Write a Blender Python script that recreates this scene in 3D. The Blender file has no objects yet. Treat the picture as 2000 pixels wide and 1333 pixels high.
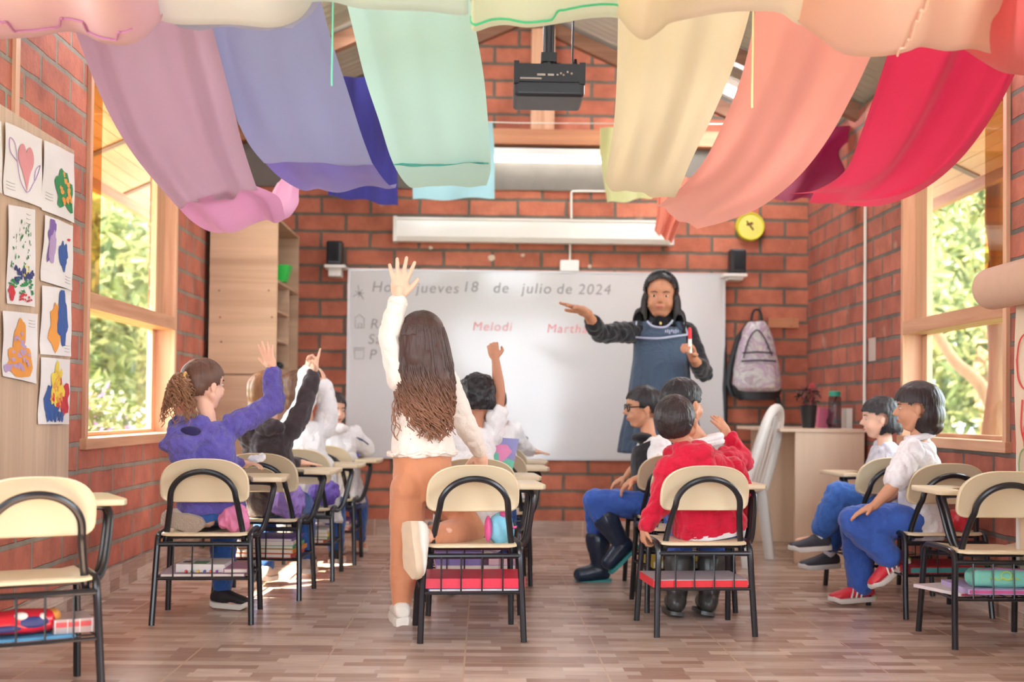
import bpy, bmesh, math, random
from mathutils import Vector, Matrix, noise, Quaternion
random.seed(7)
sc = bpy.context.scene
C = sc.collection
PI = math.pi
# ------------------------------------------------------------------ camera
FPX, HC, PXC, PYC = 2400.0, 0.85, 1000.0, 752.0
yaw, pit, rol = math.atan(52/2400), math.radians(1.2), 0.011
F_ = Vector((math.sin(yaw)*math.cos(pit), math.cos(yaw)*math.cos(pit), math.sin(pit)))
R0 = F_.cross(Vector((0, 0, 1))).normalized(); U0 = R0.cross(F_)
R_ = R0*math.cos(rol)+U0*math.sin(rol); U_ = U0*math.cos(rol)-R0*math.sin(rol)
CAMP = Vector((0, 0, HC))
cd = bpy.data.cameras.new('camera'); cam = bpy.data.objects.new('camera', cd); C.objects.link(cam)
cam.matrix_world = Matrix(((R_.x, U_.x, -F_.x, 0), (R_.y, U_.y, -F_.y, 0), (R_.z, U_.z, -F_.z, HC), (0, 0, 0, 1)))
cd.sensor_width = 36; cd.lens = FPX/2000*36; cd.shift_y = (PYC-666.5)/2000; cd.clip_start = .05; cd.clip_end = 200
cd.dof.use_dof = True; cd.dof.focus_distance = 4.7; cd.dof.aperture_fstop = 2.0
sc.camera = cam
# ------------------------------------------------------------------ world, sun, exposure
w = bpy.data.worlds.new('sky'); sc.world = w; w.use_nodes = True
bg = w.node_tree.nodes['Background']; bg.inputs[0].default_value = (.82, .92, 1, 1); bg.inputs[1].default_value = 3.0
sd = bpy.data.lights.new('sun', 'SUN'); sd.energy = 13; sd.color = (1, .89, .74); sd.angle = math.radians(1.2)
sun = bpy.data.objects.new('sun', sd); C.objects.link(sun); sun.location = (-6, 0, 8)
sun.rotation_euler = Vector((1, .28, -1.15)).to_track_quat('-Z', 'Y').to_euler()
sc.view_settings.view_transform = 'Standard'; sc.view_settings.look = 'None'
sc.view_settings.exposure = 1.93; sc.view_settings.gamma = 1; sc.view_settings.use_curve_mapping = False
# ------------------------------------------------------------------ pixel <-> place helpers (2000x1333)
def ray(x, y): return F_+R_*((x-PXC)/FPX)-U_*((y-PYC)/FPX)
def P(x, y, Y):
    d = ray(x, y); return CAMP+d*(Y/d.y)
def G(x, y, z=0):
    d = ray(x, y); return CAMP+d*((z-HC)/d.z)
def WX(x, y, X):
    d = ray(x, y); return CAMP+d*(X/d.x)
def V(*a): return Vector(a)
# ------------------------------------------------------------------ materials
MATS = {}
def srgb(c):
    return tuple((v/255/12.92 if v/255 <= .04045 else ((v/255+.055)/1.055)**2.4) for v in c)+(1,)
def mat(name, col, rough=.6, metal=0., noise_amt=.0, nscale=20., bump=0., bscale=60., spec=.5, trans=0., sheen=0., stretch=None):
    if name in MATS: return MATS[name]
    m = bpy.data.materials.new(name); m.use_nodes = True; nt = m.node_tree; b = nt.nodes['Principled BSDF']
    c = srgb(col); b.inputs['Base Color'].default_value = c; b.inputs['Roughness'].default_value = rough
    b.inputs['Metallic'].default_value = metal; b.inputs['Specular IOR Level'].default_value = spec
    if sheen: b.inputs['Sheen Weight'].default_value = sheen
    tc = nt.nodes.new('ShaderNodeTexCoord'); mp = nt.nodes.new('ShaderNodeMapping'); nt.links.new(tc.outputs['Object'], mp.inputs[0])
    if stretch: mp.inputs['Scale'].default_value = stretch
    n = nt.nodes.new('ShaderNodeTexNoise'); n.inputs['Scale'].default_value = nscale; n.inputs['Detail'].default_value = 4
    nt.links.new(mp.outputs[0], n.inputs['Vector'])
    if noise_amt:
        mx = nt.nodes.new('ShaderNodeMix'); mx.data_type = 'RGBA'
        mx.inputs[6].default_value = tuple(v*(1-noise_amt) for v in c[:3])+(1,)
        mx.inputs[7].default_value = tuple(min(1, v*(1+noise_amt)) for v in c[:3])+(1,)
        nt.links.new(n.outputs[0], mx.inputs[0]); nt.links.new(mx.outputs[2], b.inputs['Base Color'])
    if bump:
        n2 = nt.nodes.new('ShaderNodeTexNoise'); n2.inputs['Scale'].default_value = bscale; n2.inputs['Detail'].default_value = 3
        nt.links.new(mp.outputs[0], n2.inputs['Vector'])
        bp = nt.nodes.new('ShaderNodeBump'); bp.inputs['Strength'].default_value = bump; bp.inputs['Distance'].default_value = .01
        nt.links.new(n2.outputs[0], bp.inputs['Height']); nt.links.new(bp.outputs[0], b.inputs['Normal'])
    if trans:
        tr = nt.nodes.new('ShaderNodeBsdfTranslucent'); ms = nt.nodes.new('ShaderNodeMixShader'); ms.inputs[0].default_value = trans
        tr.inputs[0].default_value = c
        out = nt.nodes['Material Output']
        nt.links.new(b.outputs[0], ms.inputs[1]); nt.links.new(tr.outputs[0], ms.inputs[2]); nt.links.new(ms.outputs[0], out.inputs[0])
    MATS[name] = m; return m
def wrinkle(m, scale=16., strength=.6, dist=.02):
    nt = m.node_tree; b = nt.nodes['Principled BSDF']; L = nt.links.new; tc = nt.nodes.new('ShaderNodeTexCoord')
    n = nt.nodes.new('ShaderNodeTexNoise'); n.inputs['Scale'].default_value = scale; n.inputs['Detail'].default_value = 2; n.inputs['Distortion'].default_value = 1.2; L(tc.outputs['Object'], n.inputs['Vector'])
    a = nt.nodes.new('ShaderNodeMath'); a.operation = 'SUBTRACT'; a.inputs[1].default_value = .5; L(n.outputs[0], a.inputs[0]); c = nt.nodes.new('ShaderNodeMath'); c.operation = 'ABSOLUTE'; L(a.outputs[0], c.inputs[0])
    bp = nt.nodes.new('ShaderNodeBump'); bp.inputs['Strength'].default_value = strength; bp.inputs['Distance'].default_value = dist; L(c.outputs[0], bp.inputs['Height'])
    old = b.inputs['Normal'].links
    if old: L(old[0].from_socket, bp.inputs['Normal'])
    L(bp.outputs[0], b.inputs['Normal']); return m
def emat(name, col, st):
    m = bpy.data.materials.new(name); m.use_nodes = True; nt = m.node_tree; nt.nodes.remove(nt.nodes['Principled BSDF'])
    e = nt.nodes.new('ShaderNodeEmission'); e.inputs[0].default_value = srgb(col); e.inputs[1].default_value = st
    nt.links.new(e.outputs[0], nt.nodes['Material Output'].inputs[0]); return m
def glassmat(name, tint, refl=.12):
    m = bpy.data.materials.new(name); m.use_nodes = True; nt = m.node_tree; nt.nodes.remove(nt.nodes['Principled BSDF'])
    t = nt.nodes.new('ShaderNodeBsdfTransparent'); t.inputs[0].default_value = tint+(1,)
    g = nt.nodes.new('ShaderNodeBsdfGlossy'); g.inputs['Roughness'].default_value = .02
    fr = nt.nodes.new('ShaderNodeLayerWeight'); fr.inputs[0].default_value = .5; pw = nt.nodes.new('ShaderNodeMath'); pw.operation = 'POWER'; pw.inputs[1].default_value = 4
    ml = nt.nodes.new('ShaderNodeMath'); ml.operation = 'MULTIPLY_ADD'; ml.inputs[1].default_value = refl*2; ml.inputs[2].default_value = .03; nt.links.new(fr.outputs['Facing'], pw.inputs[0])
    ms = nt.nodes.new('ShaderNodeMixShader'); nt.links.new(pw.outputs[0], ml.inputs[0]); nt.links.new(ml.outputs[0], ms.inputs[0])
    nt.links.new(t.outputs[0], ms.inputs[1]); nt.links.new(g.outputs[0], ms.inputs[2])
    nt.links.new(ms.outputs[0], nt.nodes['Material Output'].inputs[0]); return m
def brickmat(name, axis, sx=0., sz=0., c1=(190, 92, 66), c2=(156, 72, 54), mor=(116, 98, 86)):
    m = bpy.data.materials.new(name); m.use_nodes = True; nt = m.node_tree; b = nt.nodes['Principled BSDF']; L = nt.links.new
    tc = nt.nodes.new('ShaderNodeTexCoord'); sp = nt.nodes.new('ShaderNodeSeparateXYZ'); cb = nt.nodes.new('ShaderNodeCombineXYZ')
    L(tc.outputs['Object'], sp.inputs[0]); L(sp.outputs[axis], cb.inputs[0]); L(sp.outputs[2], cb.inputs[1])
    nz = nt.nodes.new('ShaderNodeTexNoise'); nz.inputs['Scale'].default_value = 9; nz.inputs['Detail'].default_value = 2; L(tc.outputs['Object'], nz.inputs['Vector'])
    vm = nt.nodes.new('ShaderNodeVectorMath'); vm.operation = 'MULTIPLY_ADD'; vm.inputs[1].default_value = (.014, .012, 0); L(nz.outputs['Color'], vm.inputs[0]); L(cb.outputs[0], vm.inputs[2])
    mp = nt.nodes.new('ShaderNodeMapping'); mp.inputs['Location'].default_value = (sx, sz, 0); L(vm.outputs[0], mp.inputs[0])
    br = nt.nodes.new('ShaderNodeTexBrick'); L(mp.outputs[0], br.inputs[0])
    br.inputs['Scale'].default_value = 1; br.inputs['Brick Width'].default_value = .33; br.inputs['Row Height'].default_value = .1155
    br.inputs['Mortar Size'].default_value = .0115; br.inputs['Mortar Smooth'].default_value = .25; br.inputs['Bias'].default_value = 0
    br.inputs['Color1'].default_value = srgb(c1); br.inputs['Color2'].default_value = srgb(c2); br.inputs['Mortar'].default_value = srgb(mor)
    n = nt.nodes.new('ShaderNodeTexNoise'); n.inputs['Scale'].default_value = 6; n.inputs['Detail'].default_value = 6; n.inputs['Roughness'].default_value = .65
    L(tc.outputs['Object'], n.inputs['Vector'])
    cr = nt.nodes.new('ShaderNodeValToRGB'); cr.color_ramp.elements[0].position = .3; cr.color_ramp.elements[0].color = (.62, .6, .6, 1)
    cr.color_ramp.elements[1].position = .72; cr.color_ramp.elements[1].color = (1.22, 1.2, 1.15, 1); L(n.outputs[0], cr.inputs[0])
    mx = nt.nodes.new('ShaderNodeMix'); mx.data_type = 'RGBA'; mx.blend_type = 'MULTIPLY'; mx.inputs[0].default_value = .8
    L(br.outputs[0], mx.inputs[6]); L(cr.outputs[0], mx.inputs[7])
    # pale lime stains
    n3 = nt.nodes.new('ShaderNodeTexNoise'); n3.inputs['Scale'].default_value = 5; n3.inputs['Detail'].default_value = 8; L(tc.outputs['Object'], n3.inputs['Vector'])
    c3 = nt.nodes.new('ShaderNodeValToRGB'); c3.color_ramp.elements[0].position = .67; c3.color_ramp.elements[1].position = .76
    c3.color_ramp.elements[1].color = (.55, .55, .55, 1); L(n3.outputs[0], c3.inputs[0])
    m3 = nt.nodes.new('ShaderNodeMix'); m3.data_type = 'RGBA'; m3.inputs[7].default_value = srgb((196, 160, 142)); L(c3.outputs[0], m3.inputs[0]); L(mx.outputs[2], m3.inputs[6])
    L(m3.outputs[2], b.inputs['Base Color']); b.inputs['Roughness'].default_value = .8; b.inputs['Specular IOR Level'].default_value = .25
    bp = nt.nodes.new('ShaderNodeBump'); bp.inputs['Strength'].default_value = .8; bp.inputs['Distance'].default_value = .012; bp.invert = True
    L(br.outputs['Fac'], bp.inputs['Height'])
    bp2 = nt.nodes.new('ShaderNodeBump'); bp2.inputs['Strength'].default_value = .35; bp2.inputs['Distance'].default_value = .01
    n4 = nt.nodes.new('ShaderNodeTexNoise'); n4.inputs['Scale'].default_value = 40; n4.inputs['Detail'].default_value = 5; L(tc.outputs['Object'], n4.inputs['Vector'])
    L(n4.outputs[0], bp2.inputs['Height']); L(bp.outputs[0], bp2.inputs['Normal']); L(bp2.outputs[0], b.inputs['Normal'])
    return m
def tilemat(name, ax=0, ay=1, off=(0, 0), gy=.465):
    m = bpy.data.materials.new(name); m.use_nodes = True; nt = m.node_tree; b = nt.nodes['Principled BSDF']; L = nt.links.new
    tc = nt.nodes.new('ShaderNodeTexCoord'); sp = nt.nodes.new('ShaderNodeSeparateXYZ'); cb = nt.nodes.new('ShaderNodeCombineXYZ')
    L(tc.outputs['Object'], sp.inputs[0]); L(sp.outputs[ax], cb.inputs[0]); L(sp.outputs[ay], cb.inputs[1])
    mp = nt.nodes.new('ShaderNodeMapping'); mp.inputs['Location'].default_value = (-off[0], -off[1], 0); L(cb.outputs[0], mp.inputs[0])
    br = nt.nodes.new('ShaderNodeTexBrick'); L(mp.outputs[0], br.inputs[0]); br.offset = .37; br.squash = .72; br.squash_frequency = 3
    br.inputs['Scale'].default_value = 1; br.inputs['Brick Width'].default_value = .2; br.inputs['Row Height'].default_value = .465/8
    br.inputs['Mortar Size'].default_value = .0; br.inputs['Bias'].default_value = -.1
    br.inputs['Color1'].default_value = srgb((166, 136, 122)); br.inputs['Color2'].default_value = srgb((222, 200, 184)); br.inputs['Mortar'].default_value = srgb((150, 118, 100))
    # wood grain
    gm = nt.nodes.new('ShaderNodeMapping'); gm.inputs['Scale'].default_value = (4, 60, 1); L(mp.outputs[0], gm.inputs[0])
    n = nt.nodes.new('ShaderNodeTexNoise'); n.inputs['Scale'].default_value = 2; n.inputs['Detail'].default_value = 4; L(gm.outputs[0], n.inputs['Vector'])
    cr = nt.nodes.new('ShaderNodeValToRGB'); cr.color_ramp.elements[0].color = (.72, .7, .69, 1); cr.color_ramp.elements[1].color = (1.2, 1.2, 1.2, 1)
    cr.color_ramp.elements[0].position = .3; cr.color_ramp.elements[1].position = .7; L(n.outputs[0], cr.inputs[0])
    mx = nt.nodes.new('ShaderNodeMix'); mx.data_type = 'RGBA'; mx.blend_type = 'MULTIPLY'; mx.inputs[0].default_value = .7; L(br.outputs[0], mx.inputs[6]); L(cr.outputs[0], mx.inputs[7])
    g = nt.nodes.new('ShaderNodeTexBrick'); L(mp.outputs[0], g.inputs[0]); g.offset = 0; g.inputs['Scale'].default_value = 1
    g.inputs['Brick Width'].default_value = .465; g.inputs['Row Height'].default_value = gy; g.inputs['Mortar Size'].default_value = .003; g.inputs['Mortar Smooth'].default_value = .1
    m2 = nt.nodes.new('ShaderNodeMix'); m2.data_type = 'RGBA'; m2.inputs[7].default_value = srgb((206, 176, 152)); L(g.outputs['Fac'], m2.inputs[0]); L(mx.outputs[2], m2.inputs[6])
    L(m2.outputs[2], b.inputs['Base Color']); b.inputs['Roughness'].default_value = .27; b.inputs['Specular IOR Level'].default_value = .5
    bp = nt.nodes.new('ShaderNodeBump'); bp.inputs['Strength'].default_value = .12; bp.inputs['Distance'].default_value = .004; L(n.outputs[0], bp.inputs['Height']); L(bp.outputs[0], b.inputs['Normal'])
    return m
def woodmat(name, c1, c2, axis='Z', rough=.5, sc_=1.):
    m = bpy.data.materials.new(name); m.use_nodes = True; nt = m.node_tree; b = nt.nodes['Principled BSDF']; L = nt.links.new
    tc = nt.nodes.new('ShaderNodeTexCoord'); mp = nt.nodes.new('ShaderNodeMapping')
    s = {'X': (1.2, 22, 22), 'Y': (22, 1.2, 22), 'Z': (22, 22, 1.2)}[axis]; mp.inputs['Scale'].default_value = tuple(v*sc_ for v in s)
    L(tc.outputs['Object'], mp.inputs[0]); n = nt.nodes.new('ShaderNodeTexNoise'); n.inputs['Scale'].default_value = 1; n.inputs['Detail'].default_value = 5; n.inputs['Distortion'].default_value = .6
    L(mp.outputs[0], n.inputs['Vector']); cr = nt.nodes.new('ShaderNodeValToRGB'); cr.color_ramp.elements[0].position = .3; cr.color_ramp.elements[1].position = .7
    cr.color_ramp.elements[0].color = srgb(c1); cr.color_ramp.elements[1].color = srgb(c2); L(n.outputs[0], cr.inputs[0]); L(cr.outputs[0], b.inputs['Base Color'])
    b.inputs['Roughness'].default_value = rough; b.inputs['Specular IOR Level'].default_value = .3
    return m
# ------------------------------------------------------------------ mesh builder
class MB:
    def __init__(s): s.v = []; s.f = []; s.m = []
    def add(s, vs, fs, mi=0):
        o = len(s.v); s.v += [Vector(v) for v in vs]; s.f += [tuple(i+o for i in f) for f in fs]; s.m += [mi]*len(fs)
    def box(s, lo, hi, mi=0, M=None):
        x0, y0, z0 = lo; x1, y1, z1 = hi
        vs = [V(x, y, z) for z in (z0, z1) for y in (y0, y1) for x in (x0, x1)]
        if M: vs = [M@v for v in vs]
        s.add(vs, [(0, 2, 3, 1), (4, 5, 7, 6), (0, 1, 5, 4), (2, 6, 7, 3), (0, 4, 6, 2), (1, 3, 7, 5)], mi)
    def rings(s, rings, mi=0, cap=True, closed=True):
        n = len(rings[0]); o = len(s.v)
        for r in rings: s.v += [Vector(p) for p in r]
        fs = []
        for i in range(len(rings)-1):
            for j in range(n if closed else n-1):
                k = (j+1) % n; fs.append((o+i*n+j, o+i*n+k, o+(i+1)*n+k, o+(i+1)*n+j))
        if cap and closed: fs.append(tuple(o+j for j in reversed(range(n)))); fs.append(tuple(o+(len(rings)-1)*n+j for j in range(n)))
        s.f += fs; s.m += [mi]*len(fs)
    def tube(s, pts, r, seg=8, mi=0, cap=True):
        pts = [Vector(p) for p in pts]; n = len(pts); rr = r if isinstance(r, (list, tuple)) else [r]*n
        t0 = (pts[1]-pts[0]).normalized(); a = t0.orthogonal().normalized(); R = []
        for i in range(n):
            t = (pts[min(i+1, n-1)]-pts[max(i-1, 0)]).normalized()
            a = (a-t*a.dot(t)); a = a.normalized() if a.length > 1e-6 else t.orthogonal().normalized(); b = t.cross(a)
            R.append([pts[i]+(a*math.cos(2*PI*j/seg)+b*math.sin(2*PI*j/seg))*rr[i] for j in range(seg)])
        s.rings(R, mi, cap)
    def ell(s, c, r, M=None, mi=0, nu=16, nv=10):
        c = Vector(c); M = M or Matrix.Identity(3); R = []
        for i in range(nv+1):
            th = PI*(.02+.96*i/nv); R.append([c+M@V(r[0]*math.sin(th)*math.cos(2*PI*j/nu), r[1]*math.sin(th)*math.sin(2*PI*j/nu), -r[2]*math.cos(th)) for j in range(nu)])
        s.rings(R, mi)
    def cap(s, a, b, ra, rb, seg=14):
        a = Vector(a); b = Vector(b); t = (b-a); L = t.length; t = t.normalized() if L > 1e-6 else V(0, 0, 1); x = t.orthogonal().normalized(); y = t.cross(x); R = []
        for i in range(5):
            th = PI/2*(1-i/4)*.98; R.append([a-t*ra*math.sin(th)+(x*math.cos(2*PI*j/seg)+y*math.sin(2*PI*j/seg))*ra*math.cos(th) for j in range(seg)])
        for i in range(5):
            th = PI/2*(i/4)*.98; R.append([b+t*rb*math.sin(th)+(x*math.cos(2*PI*j/seg)+y*math.sin(2*PI*j/seg))*rb*math.cos(th) for j in range(seg)])
        s.rings(R)
    def loft(s, secs, seg=20, mi=0, p=2.0):   # secs: (center, side vec, fwd vec, rx, ry)
        R = []
        for c, sx, fy, rx, ry in secs:
            ring = []
            for j in range(seg):
                a = 2*PI*j/seg; ca, sa = math.cos(a), math.sin(a)
                ring.append(Vector(c)+Vector(sx)*rx*math.copysign(abs(ca)**(2/p), ca)+Vector(fy)*ry*math.copysign(abs(sa)**(2/p), sa))
            R.append(ring)
        s.rings(R, mi)
    def slab(s, outline, h0, h1, bev, M, mi=0):    # outline in local xy, thickness along local z
        cx = sum(p[0] for p in outline)/len(outline); cy = sum(p[1] for p in outline)/len(outline)
        def ring(ins, z):
            o = []
            for x, y in outline:
                d = math.hypot(x-cx, y-cy); k = (d-ins)/d; o.append(M@V(cx+(x-cx)*k, cy+(y-cy)*k, z))
            return o
        s.rings([ring(bev, h0), ring(bev*.3, h0+bev*.3), ring(0, h0+bev), ring(0, h1-bev), ring(bev*.3, h1-bev*.3), ring(bev, h1)], mi)
    def build(s, name, mats, parent=None, smooth=35):
        me = bpy.data.meshes.new(name); me.from_pydata([tuple(v) for v in s.v], [], s.f)
        if not isinstance(mats, (list, tuple)): mats = [mats]
        for m in mats: me.materials.append(m)
        me.polygons.foreach_set('material_index', s.m); me.update()
        if smooth:
            me.shade_smooth()
            if smooth < 180: me.set_sharp_from_angle(angle=math.radians(smooth))
        return link(name, me, parent)
def link(name, me, parent=None):
    o = bpy.data.objects.new(name, me); C.objects.link(o)
    if parent is not None: o.parent = parent
    return o
def empty(name, loc=(0, 0, 0), rz=0):
    o = bpy.data.objects.new(name, None); C.objects.link(o); o.location = loc; o.rotation_euler = (0, 0, rz); o.empty_display_size = .1; return o
def tag(o, label, cat, group=None):
    o['label'] = label; o['category'] = cat
    if group: o['group'] = group
    return o
def struct(o): o['kind'] = 'structure'; return o
def bx(name, lo, hi, m, parent=None, bev=0, M=None):
    b = MB(); b.box(lo, hi, M=M); o = b.build(name, m, parent, smooth=0)
    if bev:
        md = o.modifiers.new('b', 'BEVEL'); md.width = bev; md.segments = 2; md.limit_method = 'ANGLE'
    return o
def arc(c, r, a0, a1, n, ax=(1, 0, 0), ay=(0, 0, 1)):
    return [Vector(c)+Vector(ax)*r*math.cos(a0+(a1-a0)*i/n)+Vector(ay)*r*math.sin(a0+(a1-a0)*i/n) for i in range(n+1)]
def smooth_path(pts, n=6):
    pts = [Vector(p) for p in pts]; out = []
    for i in range(len(pts)-1):
        p0 = pts[max(i-1, 0)]; p1 = pts[i]; p2 = pts[i+1]; p3 = pts[min(i+2, len(pts)-1)]
        for k in range(n):
            t = k/n; out.append(.5*((2*p1)+(p2-p0)*t+(2*p0-5*p1+4*p2-p3)*t*t+(3*p1-p0-3*p2+p3)*t**3))
    out.append(pts[-1]); return out
def remesh(b, voxel, smooth=4, sfac=.5):
    me = bpy.data.meshes.new('tmp'); me.from_pydata([tuple(v) for v in b.v], [], b.f)
    o = bpy.data.objects.new('tmp', me); C.objects.link(o)
    r = o.modifiers.new('r', 'REMESH'); r.mode = 'VOXEL'; r.voxel_size = voxel; r.use_smooth_shade = True
    if smooth:
        s = o.modifiers.new('s', 'SMOOTH'); s.factor = sfac; s.iterations = smooth
    dg = bpy.context.evaluated_depsgraph_get(); dg.update()
    me2 = bpy.data.meshes.new_from_object(o.evaluated_get(dg))
    bpy.data.objects.remove(o); bpy.data.meshes.remove(me); return me2
def displace(me, amp, freq, stretch=(1, 1, 1), oct_=2):
    me.update(); sx, sy, sz = stretch; co = []
    nrm = [v.normal.copy() for v in me.vertices]
    for v, n in zip(me.vertices, nrm):
        c = v.co; q = V(c.x*freq*sx, c.y*freq*sy, c.z*freq*sz)
        d = noise.noise(q)
        if oct_ > 1: d += .5*noise.noise(q*2.1)
        if oct_ > 2: d += .3*noise.noise(q*4.3)
        co.append(c+n*(d*amp))
    for v, c in zip(me.vertices, co): v.co = c
def blob(name, b, voxel, m, parent=None, smooth=4, disp=None, cut=None, sfac=.5):
    me = remesh(b, voxel, smooth, sfac)
    if disp: displace(me, *disp)
    if cut:
        bm = bmesh.new(); bm.from_mesh(me); bmesh.ops.delete(bm, geom=[v for v in bm.verts if cut(v.co)], context='VERTS'); bm.to_mesh(me); bm.free()
    me.materials.clear(); me.materials.append(m)
    me.shade_smooth()
    return link(name, me, parent)
# ------------------------------------------------------------------ materials of the place
M_BL = brickmat('brick_left', 1, .1, .0, (196, 120, 100), (178, 104, 86), (150, 140, 128))
M_BR = brickmat('brick_right', 1, .05, .0, (184, 110, 92), (162, 94, 80), (112, 104, 98))
M_BB = brickmat('brick_back', 0, .12, .03, (196, 120, 96), (176, 102, 80), (112, 104, 94))
M_FLOOR = tilemat('floor_tile', 0, 1, (.0+.405-.465, .0+4.147-.0))
M_BASEY = tilemat('base_tile_y', 1, 2, (0.2, .0), 2.)
M_BASEX = tilemat('base_tile_x', 0, 2, (0.2, .0), 2.)
M_PINE = woodmat('pine', (196, 144, 112), (222, 176, 144), 'Z')
M_PINEX = woodmat('pine_x', (176, 116, 82), (204, 144, 106), 'X')
M_PINEY = woodmat('pine_y', (186, 132, 100), (212, 162, 128), 'Y')
M_MDF = woodmat('oak_board', (184, 156, 130), (212, 184, 156), 'Z', .45)
M_MDFX = woodmat('oak_board_x', (186, 152, 124), (214, 180, 150), 'X', .45, .6)
M_CONC = mat('concrete', (116, 110, 102), .85, noise_amt=.2, nscale=8)
M_ROOF = mat('roof_sheet', (176, 170, 160), .5, noise_amt=.1, nscale=5)
M_DARKW = woodmat('rafter_wood', (120, 84, 64), (150, 108, 84), 'X')
M_WHITE = mat('white_paint', (236, 232, 226), .35)
M_WHITE2 = mat('white_plastic', (226, 222, 214), .35)
M_BLACK = mat('black_plastic', (30, 31, 36), .4)
M_GLASS = glassmat('clear_glass', (.97, .98, .96), .12)
M_TINT = glassmat('reflection_tint_glass', (.78, .6, .38), .14)  # brown reflection in the overlapping panes, put in as an amber tint
XL, XR, YB, YF = -1.7, 2.18, 8.27, -2.0
ZW = 2.66
RIDX, RIDZ = .24, 3.53
# floor
bx('floor', (XL, YF, -.12), (XR, YB, 0), M_FLOOR); struct(bpy.data.objects['floor'])
# ---- walls with window holes: side walls in pieces merged to one mesh
def sidewall(name, x0, x1, m, holes):
    b = MB(); ys = YF
    for (a, c, z0, z1) in holes:
        b.box((x0, ys, 0), (x1, a, ZW)); b.box((x0, a, 0), (x1, c, z0)); b.box((x0, a, z1), (x1, c, ZW)); ys = c
    b.box((x0, ys, 0), (x1, YB+.15, ZW)); return struct(b.build(name, m, smooth=0))
ZS, ZT = .70, 2.52
WLa, WLb = 5.22, 6.72      # left window
WRa, WRb = 5.06, 6.36      # right window
sidewall('wall_left', XL-.14, XL, M_BL, [(1.2, 3.3, ZS, ZT), (WLa, WLb, ZS, ZT)])
sidewall('wall_right', XR, XR+.14, M_BR, [(1.2, 3.3, ZS, ZT), (WRa, WRb, ZS+.03, ZT)])
b = MB()
b.rings([[V(XL, y, 0), V(XR, y, 0), V(XR, y, ZW), V(RIDX, y, RIDZ), V(XL, y, ZW)] for y in (YB, YB+.14)])
struct(b.build('wall_back', M_BB, smooth=0))
# rear wall behind the camera with a wide glazed doorway (its reflection shows on the whiteboard)
b = MB(); ox0, ox1, oz0, oz1 = -.62, 1.2, .05, 2.25
b.box((XL, YF-.12, 0), (ox0, YF, ZW)); b.box((ox1, YF-.12, 0), (XR, YF, ZW)); b.box((ox0, YF-.12, 0), (ox1, YF, oz0)); b.box((ox0, YF-.12, oz1), (ox1, YF, ZW))
struct(b.build('wall_rear', M_BB, smooth=0))
b = MB()
for x_ in (ox0, ox0+.58, ox0+1.2, ox1-.05): b.box((x_, YF-.1, oz0), (x_+.06, YF-.04, oz1))
for z_ in (.75, 1.45): b.box((ox0, YF-.1, z_), (ox1, YF-.04, z_+.06))
struct(b.build('door_1', M_PINE, smooth=0))
# tile skirting
for nm, lo, hi, m in (('baseboard_left', (XL, YF, 0), (XL+.012, YB, .112), M_BASEY), ('baseboard_right', (XR-.012, YF, 0), (XR, YB, .112), M_BASEY), ('baseboard_back', (XL, YB-.012, 0), (XR, YB, .112), M_BASEX)):
    struct(bx(nm, lo, hi, m))
# concrete ring beam strip on the back wall, tie beam, king post
zc0, zc1 = P(1000, 372, YB).z, P(1000, 300, YB).z
struct(bx('trim_1', (XL, YB-.02, zc0), (XR, YB+.01, zc1+.1), M_CONC))
tb0 = P(1300, 287, YB-.1).z; tb1 = P(1300, 257, YB-.1).z
struct(bx('trim_2', (XL, YB-.12, tb0), (XR, YB-.02, tb1), M_PINEX, bev=.004))
k0 = P(1037, 160, YB-.08).x; k1 = P(1083, 160, YB-.08).x
struct(bx('trim_3', (k0, YB-.11, tb1), (k1, YB-.03, RIDZ-.12), M_PINE, bev=.004))
# corrugated roof, two slopes with overhang
def slope(name, sgn):
    b = MB(); R = []; xe = 2.75
    n = 620; y0, y1 = YF-.5, 12.5
    for j in range(n+1):
        y = y0+(y1-y0)*j/n; dz = .012*math.sin(2*PI*y/.09)
        R.append([V(RIDX, y, RIDZ+.05+dz), V(RIDX+sgn*xe, y, RIDZ+.05+dz-.45*xe), V(RIDX+sgn*xe, y, RIDZ+.062+dz-.45*xe), V(RIDX, y, RIDZ+.062+dz)])
    b.rings(R); return struct(b.build(name, M_ROOF, smooth=60))
slope('ceiling_left', -1); slope('ceiling_right', 1)
bpy.data.objects['ceiling_left'].name = 'ceiling'
# rafters and purlins, one object each
def rafter(y, sgn, xe=2.7, th=.08, w=.055, m=None):
    d = V(sgn, 0, -.45).normalized(); o = V(RIDX, y, RIDZ+.03); L = xe*math.sqrt(1+.45**2); nrm = V(.45*sgn, 0, 1).normalized()
    b = MB(); b.rings([[o+d*t+V(0, -w/2, 0), o+d*t+V(0, w/2, 0), o+d*t+V(0, w/2, 0)-nrm*th, o+d*t+V(0, -w/2, 0)-nrm*th] for t in (0, L)])
    return b
ti = 4
for y in (YB-.03, 7.2, 6.0, 4.8, 3.0, 9.4, 10.6, 11.8):
    for sg in (-1, 1):
        struct(rafter(y, sg, 2.7, .09, .07).build('trim_%d' % ti, M_DARKW, smooth=0)); ti += 1
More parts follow.
